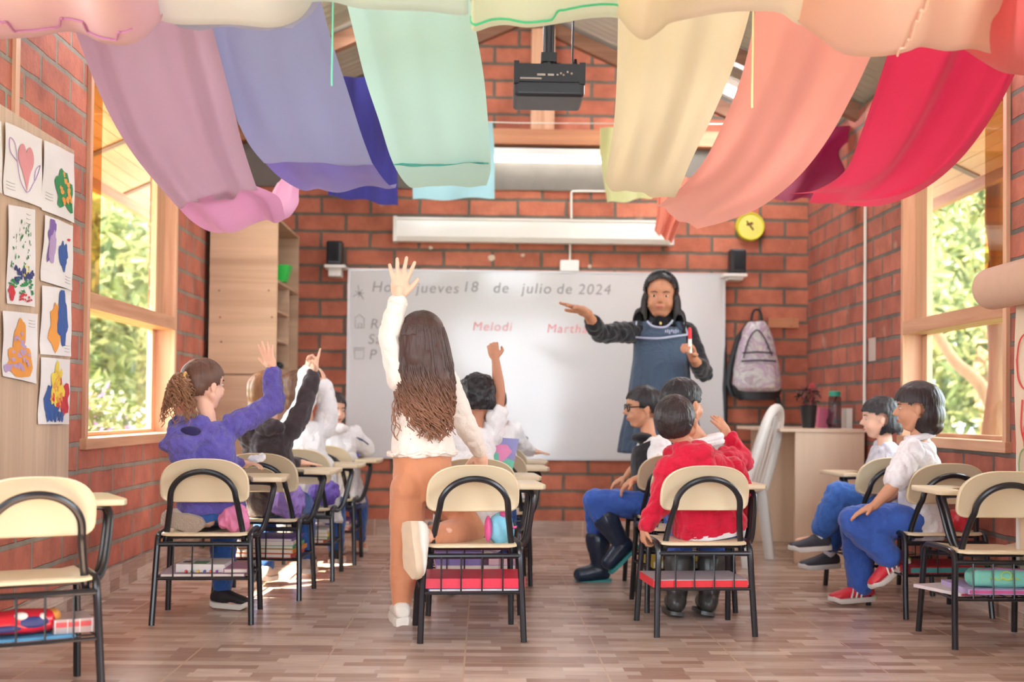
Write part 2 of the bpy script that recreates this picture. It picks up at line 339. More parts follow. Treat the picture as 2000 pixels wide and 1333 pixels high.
# timber soffits under the overhangs
M_SOFF = woodmat('soffit_board', (214, 160, 120), (236, 190, 150), 'Y', .5, .6)
for sg, xa in ((-1, XL-.14), (1, XR+.14)):
    xe = RIDX+sg*2.68; zf = lambda x: RIDZ-.06-.45*abs(x-RIDX)
    b = MB(); nb = 8
    for k in range(nb):
        xa_, xb_ = xa+(xe-xa)*k/nb, xa+(xe-xa)*(k+.96)/nb
        b.rings([[V(xa_, y, zf(xa_)), V(xb_, y, zf(xb_)), V(xb_, y, zf(xb_)+.012), V(xa_, y, zf(xa_)+.012)] for y in (-.5, 12.4)])
    struct(b.build('trim_%d' % ti, M_SOFF, smooth=0)); ti += 1
    b = MB(); b.box((min(xe, xe+sg*.05), -.5, zf(xe)-.06), (max(xe, xe+sg*.05), 12.4, zf(xe)+.1)); struct(b.build('trim_%d' % ti, M_PINEY, smooth=0)); ti += 1
# wooden strips on left wall
for (px, py, w_, z0, z1) in ((34, 150, .02, 1.88, ZW), (412, 600, .012, .9, ZW)):
    p = WX(px, py, XL+.012); struct(bx('trim_%d' % ti, (XL, p.y-w_, z0), (XL+.014, p.y+w_, z1), M_PINE)); ti += 1
# ---- windows
def window(name, xw, sg, ya, yb, zs, zrail0, zrail1, cwid):
    # xw inner wall plane, sg +1: room lies toward +x
    e = empty(name, (xw, (ya+yb)/2, zs)); struct(e)
    o = e.location
    def B(nm, lo, hi, m, bev=.003):
        q = bx(nm, tuple(a-b for a, b in zip(lo, o)), tuple(a-b for a, b in zip(hi, o)), m, e, bev); return q
    xi, xo = (xw+sg*.018, xw-sg*.12); x0, x1 = min(xi, xo), max(xi, xo)
    B('side_jamb', (x0, ya, zs), (x1, ya+.035, ZT), M_PINE); B('side_jamb', (x0, yb-.035, zs), (x1, yb, ZT), M_PINE)
    B('head_frame', (x0, ya, ZT-.04), (x1, yb, ZT), M_PINEY)
    B('sill', (min(xw+sg*.03, xo), ya-.02, zs-.035), (max(xw+sg*.03, xo), yb+.02, zs+.012), M_PINEY)
    B('middle_rail', (x0, ya+.035, zrail0), (x1, yb-.035, zrail1), M_PINEY)
    # upper sash: wide far stile and glass near the inner face
    xg = xw-sg*.045
    B('stile', (min(xg, xg-sg*.03), yb-.035-cwid, zrail1), (max(xg, xg-sg*.03), yb-.035, ZT-.04), M_PINE)
    B('stile', (min(xg, xg-sg*.03), ya+.035, zrail1), (max(xg, xg-sg*.03), ya+.06, ZT-.04), M_PINE)
    B('glass_pane', (xg-.002, ya+.03, zrail1), (xg+.002, yb-.05, ZT-.04), M_GLASS, 0)
    B('glass_pane', (xg-sg*.03-.002, ya+.22, zrail1), (xg-sg*.03+.002, ya+.44, ZT-.04), M_TINT, 0)
    # lower sash
    xs = xw-sg*.085
    for lo, hi in (((ya+.035, zs+.012), (ya+.07, zrail0)), ((yb-.1, zs+.012), (yb-.035, zrail0))):
        B('stile', (min(xs, xs-sg*.03), lo[0], lo[1]), (max(xs, xs-sg*.03), hi[0], hi[1]), M_PINE)
    B('bottom_rail', (min(xs, xs-sg*.03), ya+.07, zs+.012), (max(xs, xs-sg*.03), yb-.1, zs+.032), M_PINEY)
    B('glass_pane', (xs-.002, ya+.05, zs+.02), (xs+.002, yb-.08, zrail0), M_GLASS, 0)
    return e
window('window_1', XL, 1, WLa, WLb, ZS, 1.265, 1.335, .17)
window('window_2', XR, -1, WRa, WRb, ZS+.03, 1.265, 1.335, .17)
# ---- outside
M_GRASS = mat('grass_green', (126, 140, 86), .9, noise_amt=.45, nscale=2.5)
def ground(name, x0, x1):
    b = MB(); b.box((x0, -4, -.4), (x1, 26, -.16)); return struct(b.build(name, M_GRASS, smooth=0))
ground('floor_outside_left', -26, XL-.14); ground('floor_outside_right', XR+.14, 26)
bpy.data.objects['floor_outside_left'].name = 'lawn'; bpy.data.objects['floor_outside_right'].name = 'lawn'
M_BARK = mat('bark', (158, 120, 88), .9, noise_amt=.45, nscale=14, bump=1, bscale=22, stretch=(1, 1, .22))
LEAFC = [mat('leaf_a', (78, 90, 52), .6, trans=.2), mat('leaf_b', (118, 128, 78), .6, trans=.3), mat('leaf_c', (160, 158, 106), .6, trans=.3), mat('leaf_purple', (160, 120, 170), .6, trans=.3)]
def leaves(b, c, r, n, ls, mi=(0, 1, 2), wts=None):
    for i in range(n):
        d = V(random.gauss(0, 1), random.gauss(0, 1), random.gauss(0, 1)).normalized()*(random.random()**.4)
        p = Vector(c)+V(d.x*r[0], d.y*r[1], d.z*r[2]); q = Quaternion(V(random.gauss(0, 1), random.gauss(0, 1), random.gauss(0, 1)).normalized(), random.random()*6)
        s = ls*random.uniform(.6, 1.3); a = q@V(s, 0, 0); e = q@V(0, s*.42, 0); up = q@V(0, 0, s*.12)
        b.add([p-a, p-e*.9-a*.2+up, p+a, p+e*.9-a*.2+up], [(0, 1, 2, 3)], random.choices(mi, wts)[0])
def tree(name, label, cat, base, h, crown, n, ls, trunk_r, wts, group=None, lean=(0, 0)):
    e = empty(name, base); tag(e, label, cat, group)
    b = MB(); pts = []
    for i in range(7):
        t = i/6; pts.append(V(lean[0]*t+.06*math.sin(i*1.7), lean[1]*t+.05*math.cos(i*2.1), h*t))
    b.tube(smooth_path(pts, 4), [trunk_r*(1.15-.6*(i/24)) for i in range(25)], 14)
    for k in range(3):
        a = random.random()*6; b.tube([pts[4], pts[4]+V(math.cos(a)*.5, math.sin(a)*.5, .4), pts[4]+V(math.cos(a)*1.0, math.sin(a)*1.0, 1.0)], [trunk_r*.4, trunk_r*.3, trunk_r*.15], 8)
    b.build('trunk', M_BARK, e)
    b = MB()
    for (c, r) in crown: leaves(b, c, r, n//len(crown), ls, (0, 1, 2), wts)
    b.build('foliage', LEAFC[:3], e, smooth=0)
    return e
# left side: flowering bush just outside the window, trees further off
e = empty('flowering_shrub', (-3.1, 8.2, -.16)); tag(e, 'leafy green shrub with small purple flowers outside the left window', 'shrub')
b = MB()
for k in range(9):
    a = k*.7; b.tube([V(0, 0, 0), V(math.cos(a)*.25, math.sin(a)*.35, .6), V(math.cos(a)*.5, math.sin(a)*.7, 1.1)], [.02, .012, .006], 6)
b.build('stem', M_BARK, e)
b = MB()
for c, r in (((0, 0, .65), (.7, 1.2, .55)), ((.25, -1.0, .5), (.5, .7, .45)), ((-.2, 1.2, .8), (.7, .9, .5))): leaves(b, c, r, 2600, .05, (0, 1, 2), (4, 4, 3))
b.build('foliage', LEAFC[:3], e, smooth=0)
b = MB()
for c, r in (((.1, 0, .9), (.6, 1.2, .4)), ((.3, -1.0, .8), (.45, .7, .3))): leaves(b, c, r, 260, .035, (0,))
b.build('blossom', LEAFC[3], e, smooth=0)
tree('garden_tree', 'pale green tree standing beyond the flowering shrub, left window', 'tree', (-4.6, 13.5, -.16), 2.6, [((0, 0, 2.6), (1.6, 2.0, 1.2)), ((.6, -1.8, 2.2), (1.2, 1.4, 1.1)), ((-.5, 2, 2.6), (1.8, 1.8, 1.6)), ((.2, -.6, 1.2), (1.4, 2.2, .8))], 9000, .1, .12, (3, 4, 4))
tree('garden_tree', 'taller tree rising at the far end of the left window view', 'tree', (-7, 20, -.16), 4.2, [((0, 0, 4), (2.8, 2.6, 2.2)), ((1.5, 1, 2.5), (2.2, 2.2, 1.8)), ((0, -2, 2), (2.4, 2.2, 2))], 9000, .16, .18, (3, 5, 4))
b = MB(); b.tube([V(0, 0, 0), V(0, 0, 2.45)], .045, 10); o = b.build('veranda_post', M_PINE); o.location = (-2.45, 9.9, -.16); tag(o, 'pale timber veranda post outside the upper left window', 'post')
# right side: thick trunk close, leaning branch, bright undergrowth
p = WX(1966, 700, 3.05)
e = empty('old_tree', (3.05, p.y, -.16)); tag(e, 'thick rough-barked tree trunk close outside the right window', 'tree')
b = MB(); b.tube(smooth_path([V(.02, 0, 0), V(0, 0, 1), V(.02, .02, 2), V(-.05, .1, 3), V(-.2, .2, 4)], 10), [.125-.0008*i+.010*math.sin(i*.9) for i in range(41)], 22)
me_ = b.build('trunk', M_BARK, e); displace(me_.data, .03, 9, (1, 1, .3))
b = MB(); b.tube(smooth_path([V(0, .1, 1.9), V(.5, .9, 2.6), V(1.2, 1.8, 3.2)], 6), [.07-.003*i for i in range(13)], 10); b.build('branch', M_BARK, e)
b = MB(); leaves(b, (.6, 1.2, 3.2), (1.3, 1.6, .9), 3500, .07, (0, 1, 2), (2, 4, 4)); b.build('foliage', LEAFC[:3], e, smooth=0)
b = MB(); q0 = P(1800, 600, 10); q1 = P(1860, 700, 9.6); q2 = P(1935, 790, 9.2); b.tube(smooth_path([q0, q1, q2, V(q2.x+.2, q2.y-.3, -.2)], 6), [.035+.0015*i for i in range(19)], 12)
tag(b.build('leaning_trunk', M_BARK), 'slanting bare trunk crossing the lower right window view', 'trunk')
tree('woodland_tree', 'leafy tree filling the middle of the right window view', 'tree', (5.4, 13, -.16), 3, [((0, 0, 2.4), (1.6, 1.8, 1.5)), ((-.8, 1.6, 1.2), (1.2, 1.4, 1)), ((1, 1.6, 3), (1.6, 1.8, 1.6)), ((.4, -2, 2.6), (1.2, 1.4, 1.2))], 9000, .1, .14, (4, 4, 3))
tree('woodland_tree', 'darker tree far behind the slanting trunk, right window', 'tree', (9, 19, -.16), 4, [((0, 0, 3.6), (3, 2.6, 2.4)), ((1.5, 1, 2), (2.6, 2.2, 2)), ((-1.5, -1, 1.6), (2.4, 2, 1.7)), ((-2, 2.5, 2.8), (2.4, 2, 2.4))], 10000, .17, .2, (6, 3, 2))
b = MB()
for k in range(2600):
    x = random.uniform(3.4, 7); y = random.uniform(7, 14); h = random.uniform(.5, 1.0); dx, dy = random.gauss(0, .12), random.gauss(0, .12)
    b.add([V(x, y, -.2), V(x+.03, y, -.2), V(x+dx, y+dy, h-.2)], [(0, 1, 2)], random.choice((0, 1, 1)))
o = b.build('tall_grass', [LEAFC[1], LEAFC[2]], smooth=0); tag(o, 'bright tall grass growing outside the lower right window', 'grass'); o['kind'] = 'stuff'
# ------------------------------------------------------------------ left display board and drawings
p0 = WX(0, 222, XL+.02); p1 = WX(144, 307, XL+.02); zb = 1.885
board = bx('display_board', (XL+.001, 3.3, .44), (XL+.022, p1.y, zb), M_MDF, bev=.002)
tag(board, 'tall oak-look board on left brick wall holding children\'s paintings', 'board')
M_PAPER = mat('drawing_paper', (226, 220, 216), .8, noise_amt=.04, nscale=6, trans=0)
def pc(n, c): return mat('paint_'+n, c, .6)
PC = dict(pink=pc('pink', (214, 138, 140)), lilac=pc('lilac', (176, 150, 190)), green=pc('green', (28, 130, 70)), orange=pc('orange', (226, 150, 62)), blue=pc('blue', (44, 84, 150)), navy=pc('navy', (40, 52, 110)), red=pc('red', (196, 44, 56)), yellow=pc('yellow', (232, 206, 70)), purple=pc('purple', (120, 92, 160)), ink=pc('ink', (120, 110, 110)))
def quadmap(q):   # bilinear on wall from four pixel corners: tl, tr, br, bl
    c = [WX(x, y, XL+.026) for x, y in q]
    def f(u, v, d=0):
        t = c[0].lerp(c[1], u); bt = c[3].lerp(c[2], u); r = t.lerp(bt, v); return V(r.x+d, r.y, r.z)
    return f
def splat(b, f, cx, cy, rx, ry, mi, seed, rough=.35, d=.0022, n=26):
    rnd = random.Random(seed); pts = []
    for i in range(n):
        a = 2*PI*i/n; k = 1+rough*(noise.noise(V(math.cos(a)*1.6+seed*3.1, math.sin(a)*1.6, seed))*1.5+rnd.uniform(-.25, .25)*rough)
        u, v = min(.97, max(.03, cx+rx*k*math.cos(a))), min(.97, max(.03, cy+ry*k*math.sin(a))); pts.append(f(u, v, bow(u, v)+d))
    c = f(cx, cy, bow(cx, cy)+d); o = len(b.v); b.v += [c]+pts; fs = [(o, o+1+i, o+1+(i+1) % n) for i in range(n)]; b.f += fs; b.m += [mi]*n
def bow(u, v): return .004+.005*math.sin(u*5+v*2)*math.sin(v*4+1)+.012*max(0, v-.85)*4*abs(u-.5)
def stroke(b, f, pts, wd, mi, d=.0024):
    pp = smooth_path([V(u, v, 0) for u, v in pts], 6); q = [f(p.x, p.y, bow(p.x, p.y)+d) for p in pp]
    b.tube(q, wd, 4, mi)
def drawing(q, label, paint, pidx):
    f = quadmap(q); b = MB(); n = 12; o = 0
    for j in range(n+1):
        for i in range(n+1): b.v.append(f(i/n, j/n, bow(i/n, j/n)))
    for j in range(n):
        for i in range(n): a = j*(n+1)+i; b.f.append((a, a+1, a+n+2, a+n+1)); b.m.append(0)
    paint(b, f)
    ob = b.build('childs_painting', [M_PAPER]+[PC[k] for k in pidx], smooth=0)
    tag(ob, label, 'painting', 'paintings pinned to the display board'); return ob
def lines(b, f, u, v, mi, k=3):
    for i in range(k): stroke(b, f, [(u, v+i*.045), (u+.12, v+i*.045+.008), (u+.2, v+i*.045+.004)], .0007, mi)
def d_heart(b, f):
    pts = [];
    for i in range(40):
        t = 2*PI*i/40; x = 16*math.sin(t)**3; y = 13*math.cos(t)-5*math.cos(2*t)-2*math.cos(3*t)-math.cos(4*t)
        u, v = .54+x*.0145, .42-y*.0185+(.16 if y < -8 else 0)*(-y-8)/9; pts.append(f(u, v, bow(u, v)+.0022))
    c = f(.54, .45, bow(.54, .45)+.0022); o = len(b.v); b.v += [c]+pts; b.f += [(o, o+1+i, o+1+(i+1) % 40) for i in range(40)]; b.m += [1]*40
    stroke(b, f, [(.3, .48), (.1, .38), (.08, .2), (.2, .25), (.3, .48), (.4, .75), (.55, .86), (.7, .72), (.85, .55), (.93, .4), (.8, .5), (.75, .65)], .0018, 2); lines(b, f, .06, .8, 3)
def d_greenblob(b, f):
    splat(b, f, .66, .6, .26, .28, 1, 5, .5)
    for k in range(16): splat(b, f, random.uniform(.5, .85), random.uniform(.36, .82), .05, .04, 2, 10+k, .6, .003, 10)
    lines(b, f, .1, .72, 3)
def d_splash(b, f):
    for k in range(46):
        u = random.uniform(.12, .85); v = random.uniform(.12, .62); splat(b, f, u, v, random.uniform(.008, .025), random.uniform(.008, .03), 1, 40+k, .6, .0025, 8)
    for k in range(12): splat(b, f, random.uniform(.25, .85), random.uniform(.62, .74), .07, .03, 2, 90+k, .8, .003, 10)
    for k in range(22): splat(b, f, random.uniform(.1, .9), random.uniform(.72, .88), .06, .014, 1, 120+k, .7, .003, 9)
    splat(b, f, .14, .88, .1, .07, 3, 7, .4, .0032); 
    for k in range(14): splat(b, f, random.uniform(.3, .95), random.uniform(.88, .96), .04, .012, 3, 150+k, .7, .003, 9)
    for k in range(4): splat(b, f, random.uniform(.5, .9), .6+.03*k, .03, .014, 4, 170+k, .4, .0032, 8)
    lines(b, f, .62, .06, 5)
def d_feet(b, f):
    splat(b, f, .22, .3, .12, .26, 1, 21, .5); splat(b, f, .26, .45, .1, .26, 2, 22, .4, .003); splat(b, f, .66, .52, .14, .24, 3, 23, .5); splat(b, f, .84, .24, .05, .02, 4, 24, .5, .003); lines(b, f, .7, .82, 5)
def d_orangeblue(b, f):
    splat(b, f, .45, .55, .22, .36, 1, 31, .4); splat(b, f, .66, .45, .17, .38, 2, 32, .35, .003); lines(b, f, .72, .84, 3)
def d_mountain(b, f):
    splat(b, f, .45, .72, .34, .26, 1, 51, .3); splat(b, f, .45, .42, .18, .28, 1, 52, .3)
    for k in range(26): splat(b, f, random.uniform(.2, .7), random.uniform(.3, .9), .045, .03, 2, 60+k, .8, .0034, 9)
    splat(b, f, .13, .86, .1, .06, 2, 55, .4, .003); lines(b, f, .72, .1, 3)
def d_fire(b, f):
    splat(b, f, .36, .62, .18, .3, 3, 71, .6); splat(b, f, .52, .42, .24, .3, 1, 72, .6, .003); splat(b, f, .72, .6, .2, .24, 2, 73, .5, .0028)
    for k in range(24): splat(b, f, random.uniform(.35, .7), random.uniform(.2, .7), .035, .06, random.choice((1, 2, 4)), 80+k, .8, .0036, 9)
    for k in range(5): splat(b, f, .25+k*.11, .88, .045, .09, 3, 76+k, .6, .0032, 10)
drawing([(8, 238), (82, 272), (79, 406), (6, 380)], 'painting with a pink heart and lilac squiggle, top of board', d_heart, ('pink', 'lilac', 'ink'))
drawing([(84, 274), (145, 302), (143, 436), (80, 410)], 'painting of a green blob with orange specks, top right of board', d_greenblob, ('green', 'orange', 'ink'))
drawing([(14, 400), (69, 410), (66, 600), (12, 593)], 'painting of scattered green splatters over navy and red patches', d_splash, ('green', 'navy', 'red', 'yellow', 'ink'))
drawing([(86, 420), (143, 442), (139, 568), (78, 548)], 'painting with purple and blue footprint shapes on white paper', d_feet, ('purple', 'lilac', 'blue', 'red', 'ink'))
drawing([(3, 607), (74, 614), (69, 750), (4, 735)], 'painting of an orange cone shape with lilac edges', d_mountain, ('orange', 'lilac', 'ink'))
drawing([(80, 558), (139, 566), (137, 697), (77, 692)], 'painting of half orange and half blue oval', d_orangeblue, ('orange', 'blue', 'ink'))
drawing([(78, 698), (137, 703), (133, 829), (73, 829)], 'painting with yellow, red and blue flame shapes, lowest on board', d_fire, ('yellow', 'red', 'blue', 'orange'))
drawing([(-60, 215), (3, 238), (2, 378), (-62, 360)], 'drawing cut off by left picture edge beside the heart painting', lambda b, f: splat(b, f, .6, .6, .2, .2, 1, 3), ('green',))
# ------------------------------------------------------------------ back wall things
def wpt(px, py, d=.0): return P(px, py, YB-d)
def wbox(name, px0, py0, px1, py1, d0, d1, m, parent=None, bev=.004):
    a = wpt((px0+px1)/2, py0, d1); c = wpt((px0+px1)/2, py1, d1); l = wpt(px0, (py0+py1)/2, d1); r = wpt(px1, (py0+py1)/2, d1)
    return bx(name, (l.x, YB-d1, c.z), (r.x, YB-d0, a.z), m, parent, bev)
M_WB = mat('whiteboard_face', (206, 204, 204), .115, spec=.55)
a = wpt(682, 526, .03); c = wpt(1412, 898, .03)
wb = empty('whiteboard', ((a.x+c.x)/2, YB-.03, (a.z+c.z)/2)); tag(wb, 'large white marker board with faint writing on back brick wall', 'whiteboard')
x0, x1, z0, z1 = a.x, c.x, wpt(1000, 896, .03).z, wpt(1000, 531, .03).z
def wbp(nm, lo, hi, m, bev=0):
    q = bx(nm, tuple(i-j for i, j in zip(lo, wb.location)), tuple(i-j for i, j in zip(hi, wb.location)), m, wb, bev); return q
wbp('panel', (x0, YB-.028, z0), (x1, YB-.002, z1), M_WB)
M_ALU = mat('aluminium', (190, 188, 188), .35, .6)
for lo, hi in (((x0-.008, z0-.008), (x1+.008, z0+.006)), ((x0-.008, z1-.006), (x1+.008, z1+.008)), ((x0-.008, z0), (x0+.006, z1)), ((x1-.006, z0), (x1+.008, z1))):
    wbp('frame', (lo[0], YB-.032, lo[1]), (hi[0], YB-.002, hi[1]), M_ALU)
M_INK = mat('marker_ink', (128, 120, 120), .6); M_INKR = mat('marker_ink_red', (214, 116, 122), .6)
M_INK = mat('marker_grey', (142, 136, 138), .6); M_INKR = mat('marker_red', (222, 140, 146), .6)
def text(s, px, py, h, m, parent, nm='writing'):
    cu = bpy.data.curves.new('t', 'FONT'); cu.body = s; cu.size = h; cu.extrude = .0004; cu.offset = 0; cu.shear = .15; cu.space_character = 1.15
    o = bpy.data.objects.new('t', cu); C.objects.link(o); dg = bpy.context.evaluated_depsgraph_get(); me = bpy.data.meshes.new_from_object(o.evaluated_get(dg)); bpy.data.objects.remove(o)
    me.materials.clear(); me.materials.append(m); o = link(nm, me, parent); p = wpt(px, py, .0295); o.rotation_euler = (PI/2, 0, 0)
    o.location = p-parent.location; return o
for s_, px, py in (('Hoy', 725, 570), ('jueves', 812, 572), ('18', 902, 570), ('de', 962, 572), ('julio', 1018, 573), ('de', 1086, 574), ('2024', 1128, 575)): text(s_, px, py, .1, M_INK, wb)
for s_, px, py in (('Refri', 722, 642), ('Salud', 718, 672), ('P', 720, 702)): text(s_, px, py, .095, M_INK, wb)
for s_, px, py in (('Melodi', 922, 646), ('Martha', 1067, 650)): text(s_, px, py, .085, M_INKR, wb)
def wl(pts, r=.0022):
    b = MB(); b.tube([wpt(x, y, .0305)-wb.location for x, y in pts], r, 5); b.build('marker_line', M_INK, wb)
wl([(692, 622), (702, 615), (713, 624)]); wl([(694, 624), (694, 641), (711, 641), (711, 624)]); wl([(700, 641), (700, 632), (706, 632), (706, 641)])
wl([(692, 684), (711, 684), (710, 701), (693, 701), (692, 684)]); wl([(690, 680), (713, 680)]);
for k in range(7): an = k*.9; wl([(702, 573), (702+math.cos(an)*(9+5*(k % 2)), 573+math.sin(an)*(9+7*(k % 2)))])

# screen housing
e = empty('projection_screen', wpt(1040, 450, .08)); tag(e, 'long white rolled-up projection screen housing above the whiteboard', 'screen')
a = wpt(772, 440, .1); c = wpt(1312, 446, .1)
b = MB(); h0 = wpt(1040, 474, .1).z; h1 = wpt(1040, 428, .1).z
prof = [(0.0, h0+.02), (.02, h0), (.09, h0), (.115, h0+.03), (.118, h0+.09), (.1, h1-.02), (.11, h1-.012), (.11, h1), (0, h1)]
b.rings([[V(x, YB-y-.002, z) for y, z in prof] for x in (a.x, c.x)]); ob = b.build('housing', M_WHITE, e, smooth=30); ob.location = -e.location
for xx in (a.x, c.x):
    b = MB(); b.box((xx-.012, YB-.124, h0-.006), (xx+.012, YB-.001, h1+.004)); ob = b.build('end_cap', M_WHITE2, e, smooth=0); ob.location = -e.location
# ceiling lamp on the wall
e = empty('tube_lamp', wpt(1075, 300, .1)); tag(e, 'glowing white tube lamp fixed under the timber tie beam', 'lamp')
a = wpt(955, 290, .1); c = wpt(1192, 305, .1)
ob = bx('fixture', (a.x, YB-.12, wpt(1075, 304, .1).z), (c.x, YB-.001, wpt(1075, 291, .1).z), M_WHITE, e, .004); ob.location = -e.location
b = MB(); zz = wpt(1075, 311, .1).z; b.tube([V(a.x+.01, YB-.085, zz), V(c.x-.01, YB-.085, zz)], .021, 14); ob = b.build('lamp_tube', emat('tube_glow', (255, 252, 246), 3.2), e); ob.location = -e.location
# roof tube lamps: first two belong here, other four added as unseen fill light
M_GLOW2 = emat('roof_tube_glow', (250, 250, 255), 30); M_GLOW3 = emat('added_near_glow', (250, 250, 255), 14)
for sg, yy_, t0_, lab in ((1, 7.55, 1.05, 'tube lamp under the right roof slope, seen past the salmon cloth'), (-1, 6.9, .3, 'tube lamp under the left roof slope above the teal cloth'), (1, 5.4, 1.5, 'added unseen fill lamp above the crimson cloth, right roof slope'), (-1, 5.4, 1.2, 'added unseen fill lamp above the slate blue cloth, left roof slope'), (1, 3.3, .5, 'added unseen fill lamp above the nearest cloths, right of the ridge'), (-1, 3.3, .5, 'added unseen fill lamp above the nearest cloths, left of the ridge')):
    e = empty('tube_lamp'); tag(e, lab, 'lamp')
    d = V(sg, 0, -.45).normalized(); o1 = V(RIDX, yy_, RIDZ-.10)+d*t0_; e.location = o1
    up = V(.45*sg, 0, 1).normalized(); b = MB(); b.rings([[d*t+V(0, -.05, 0), d*t+V(0, .05, 0), d*t+V(0, .05, 0)+up*.04, d*t+V(0, -.05, 0)+up*.04] for t in (0, .78)]); b.build('fixture', M_WHITE, e, smooth=0)
    b = MB(); b.tube([d*.03-up*.022, d*.75-up*.022], .02, 12); b.build('lamp_tube', M_GLOW2 if yy_ > 4 else M_GLOW3, e)
# conduit and junction box
def cond(name, label, pts, r, m, cat='pipe'):
    b = MB(); b.tube(smooth_path(pts, 5), r, 8); o = b.build(name, m); return tag(o, label, cat)
cond('cable_conduit', 'thin white conduit bending down to the projection screen', [wpt(1185, 374, .02), wpt(1125, 374, .02), wpt(1117, 376, .02), wpt(1116, 384, .02), wpt(1116, 427, .02)], .007, M_WHITE2)
cond('cable_conduit', 'short white conduit between screen housing and wall box', [wpt(1114, 472, .015), wpt(1113, 508, .015)], .007, M_WHITE2)
o = wbox('junction_box', 1094, 508, 1131, 530, 0, .045, M_WHITE, None, .006); tag(o, 'small white junction box just above the whiteboard', 'box')
# speakers
def speaker(px0, py0, px1, py1, sx0, sy0, sx1, sy1, side):
    c = wpt((px0+px1)/2, (py0+py1)/2, .12); e = empty('speaker', (c.x, YB-.1, wpt((px0+px1)/2, sy0, .12).z)); tag(e, 'small black speaker standing on the wall shelf %s of the whiteboard' % side, 'speaker', 'speakers either side of the whiteboard')
    for nm, q, m in (('cabinet', wbox('cabinet', px0, py0, px1, sy0, .05, .16, M_BLACK, None, .012), None), ):
        q.parent = e; q.location = -e.location
    lz0 = wpt((px0+px1)/2, sy0, .12).z; lz1 = wpt((px0+px1)/2, py0, .12).z
    b = MB(); b.slab([(c.x-.036, lz0+.02), (c.x+.036, lz0+.02), (c.x+.036, lz1-.02), (c.x-.036, lz1-.02)], 0, .006, .002, Matrix(((1, 0, 0, 0), (0, 0, -1, YB-.158), (0, 1, 0, 0), (0, 0, 0, 1)))); q = b.build('grille', mat('grille', (24, 26, 32), .7, bump=.5, bscale=400), e); q.location = -e.location
    s = empty('wall_shelf', (c.x, YB-.1, lz0)); tag(s, 'small white bracket shelf under the %s speaker' % side, 'shelf', 'speaker shelves')
    q = wbox('shelf_board', sx0, sy0, sx1, sy0+6, 0, .17, M_WHITE, None, .003); q.parent = s; q.location = -s.location
    q = wbox('bracket', sx0+8, sy0+6, sx1-8, sy1, 0, .12, M_WHITE2, None, .003); q.parent = s; q.location = -s.location
speaker(637, 470, 668, 516, 633, 517, 674, 540, 'left'); speaker(1427, 486, 1458, 533, 1414, 534, 1460, 547, 'right')
# clock
c = wpt(1465, 443, .03); e = empty('wall_clock', c); tag(e, 'round yellow wall clock high on the back wall', 'clock')
def disc(b, r, y0, y1, mi=0, rb=.006):
    b.rings([[V(math.cos(2*PI*j/40)*q, y, math.sin(2*PI*j/40)*q) for j in range(40)] for q, y in ((r-rb, y0), (r, y0-.004), (r, y1+.004), (r-rb, y1))], mi)
rr = 28/2400*YB
b = MB(); disc(b, rr, .03, -.012); b.rings([[V(math.cos(2*PI*j/40)*q, y, math.sin(2*PI*j/40)*q) for j in range(40)] for q, y in ((rr, -.012), (rr-.004, -.022), (rr-.014, -.02), (rr-.016, -.012))], 0, cap=False)
b.build('case', mat('clock_yellow', (206, 196, 48), .4), e)
b = MB(); disc(b, rr-.014, -.011, -.0135, rb=.001); b.build('dial', mat('dial_yellow', (222, 212, 104), .5), e)
for an, L, wd in ((2.2, .045, .004), (-.9, .032, .005)):
    b = MB(); b.tube([V(0, -.017, 0), V(math.cos(an)*L, -.017, math.sin(an)*L)], wd, 6); b.build('clock_hand', mat('hand_dark', (90, 50, 40), .5), e)
b = MB(); b.ell((.006, -.016, .02), (.012, .004, .009)); b.ell((-.02, -.016, .012), (.008, .004, .008)); b.build('dial_mark', mat('mark_brown', (120, 70, 40), .5), e)
# plaster spots
M_PLAS = mat('plaster', (214, 196, 178), .9)
for i, (px, py, r) in enumerate(((960, 504, 7), (1021, 499, 4), (841, 484, 4), (1152, 521, 4), (700, 610, 0), (1262, 455, 4), (1000, 545, 0))):
    if not r: continue
    b = MB(); q = wpt(px, py, .004); b.ell(q, (r/290, .006, r/330)); o = b.build('plaster_patch', M_PLAS); displace(o.data, .004, 90); tag(o, 'dab of pale plaster on the bricks %s' % ('above the whiteboard, widest of them', 'right of the widest plaster dab', 'left, below the screen housing', 'right of the junction box', '', 'near the right end of the screen housing')[i], 'plaster')
# corner cabinet
cx0, cx1, cy0, cy1 = P(418, 722, 7.42).x, P(583, 600, YB).x, 7.42, YB-.005
cab = empty('corner_cabinet', ((cx0+cx1)/2, (cy0+cy1)/2, 0)); tag(cab, 'tall oak-look corner cabinet with open shelves facing the whiteboard', 'cabinet')
zu0 = P(480, 724, cy0).z; zu1 = P(541, 430, cy0).z+.02
def cb(nm, lo, hi, m=M_MDFX, bev=.002):
    o = bx(nm, tuple(i-j for i, j in zip(lo, cab.location)), tuple(i-j for i, j in zip(hi, cab.location)), m, cab, bev); return o
cx0 = XL+.02
cb('side_panel', (cx0, cy0, zu0), (cx1, cy0+.018, zu1)); cb('side_panel', (cx0, cy1-.018, zu0), (cx1, cy1, zu1)); cb('back_panel', (cx0, cy0, zu0), (cx0+.015, cy1, zu1), M_MDF)
ymid = cy0+.47
for z in (zu0, P(560, 560, 7.8).z-.01, zu1-.018): cb('shelf', (cx0+.015, cy0+.018, z), (cx1-.002, cy1-.018, z+.018))
zs1 = P(560, 560, 7.8).z-.01
cb('divider', (cx0+.015, ymid, zu0+.018), (cx1-.004, ymid+.015, zs1))
for k in (1, 2): cb('shelf', (cx0+.015, cy0+.018, zu0+(zs1-zu0)*k/3), (cx1-.004, ymid, zu0+(zs1-zu0)*k/3+.015))
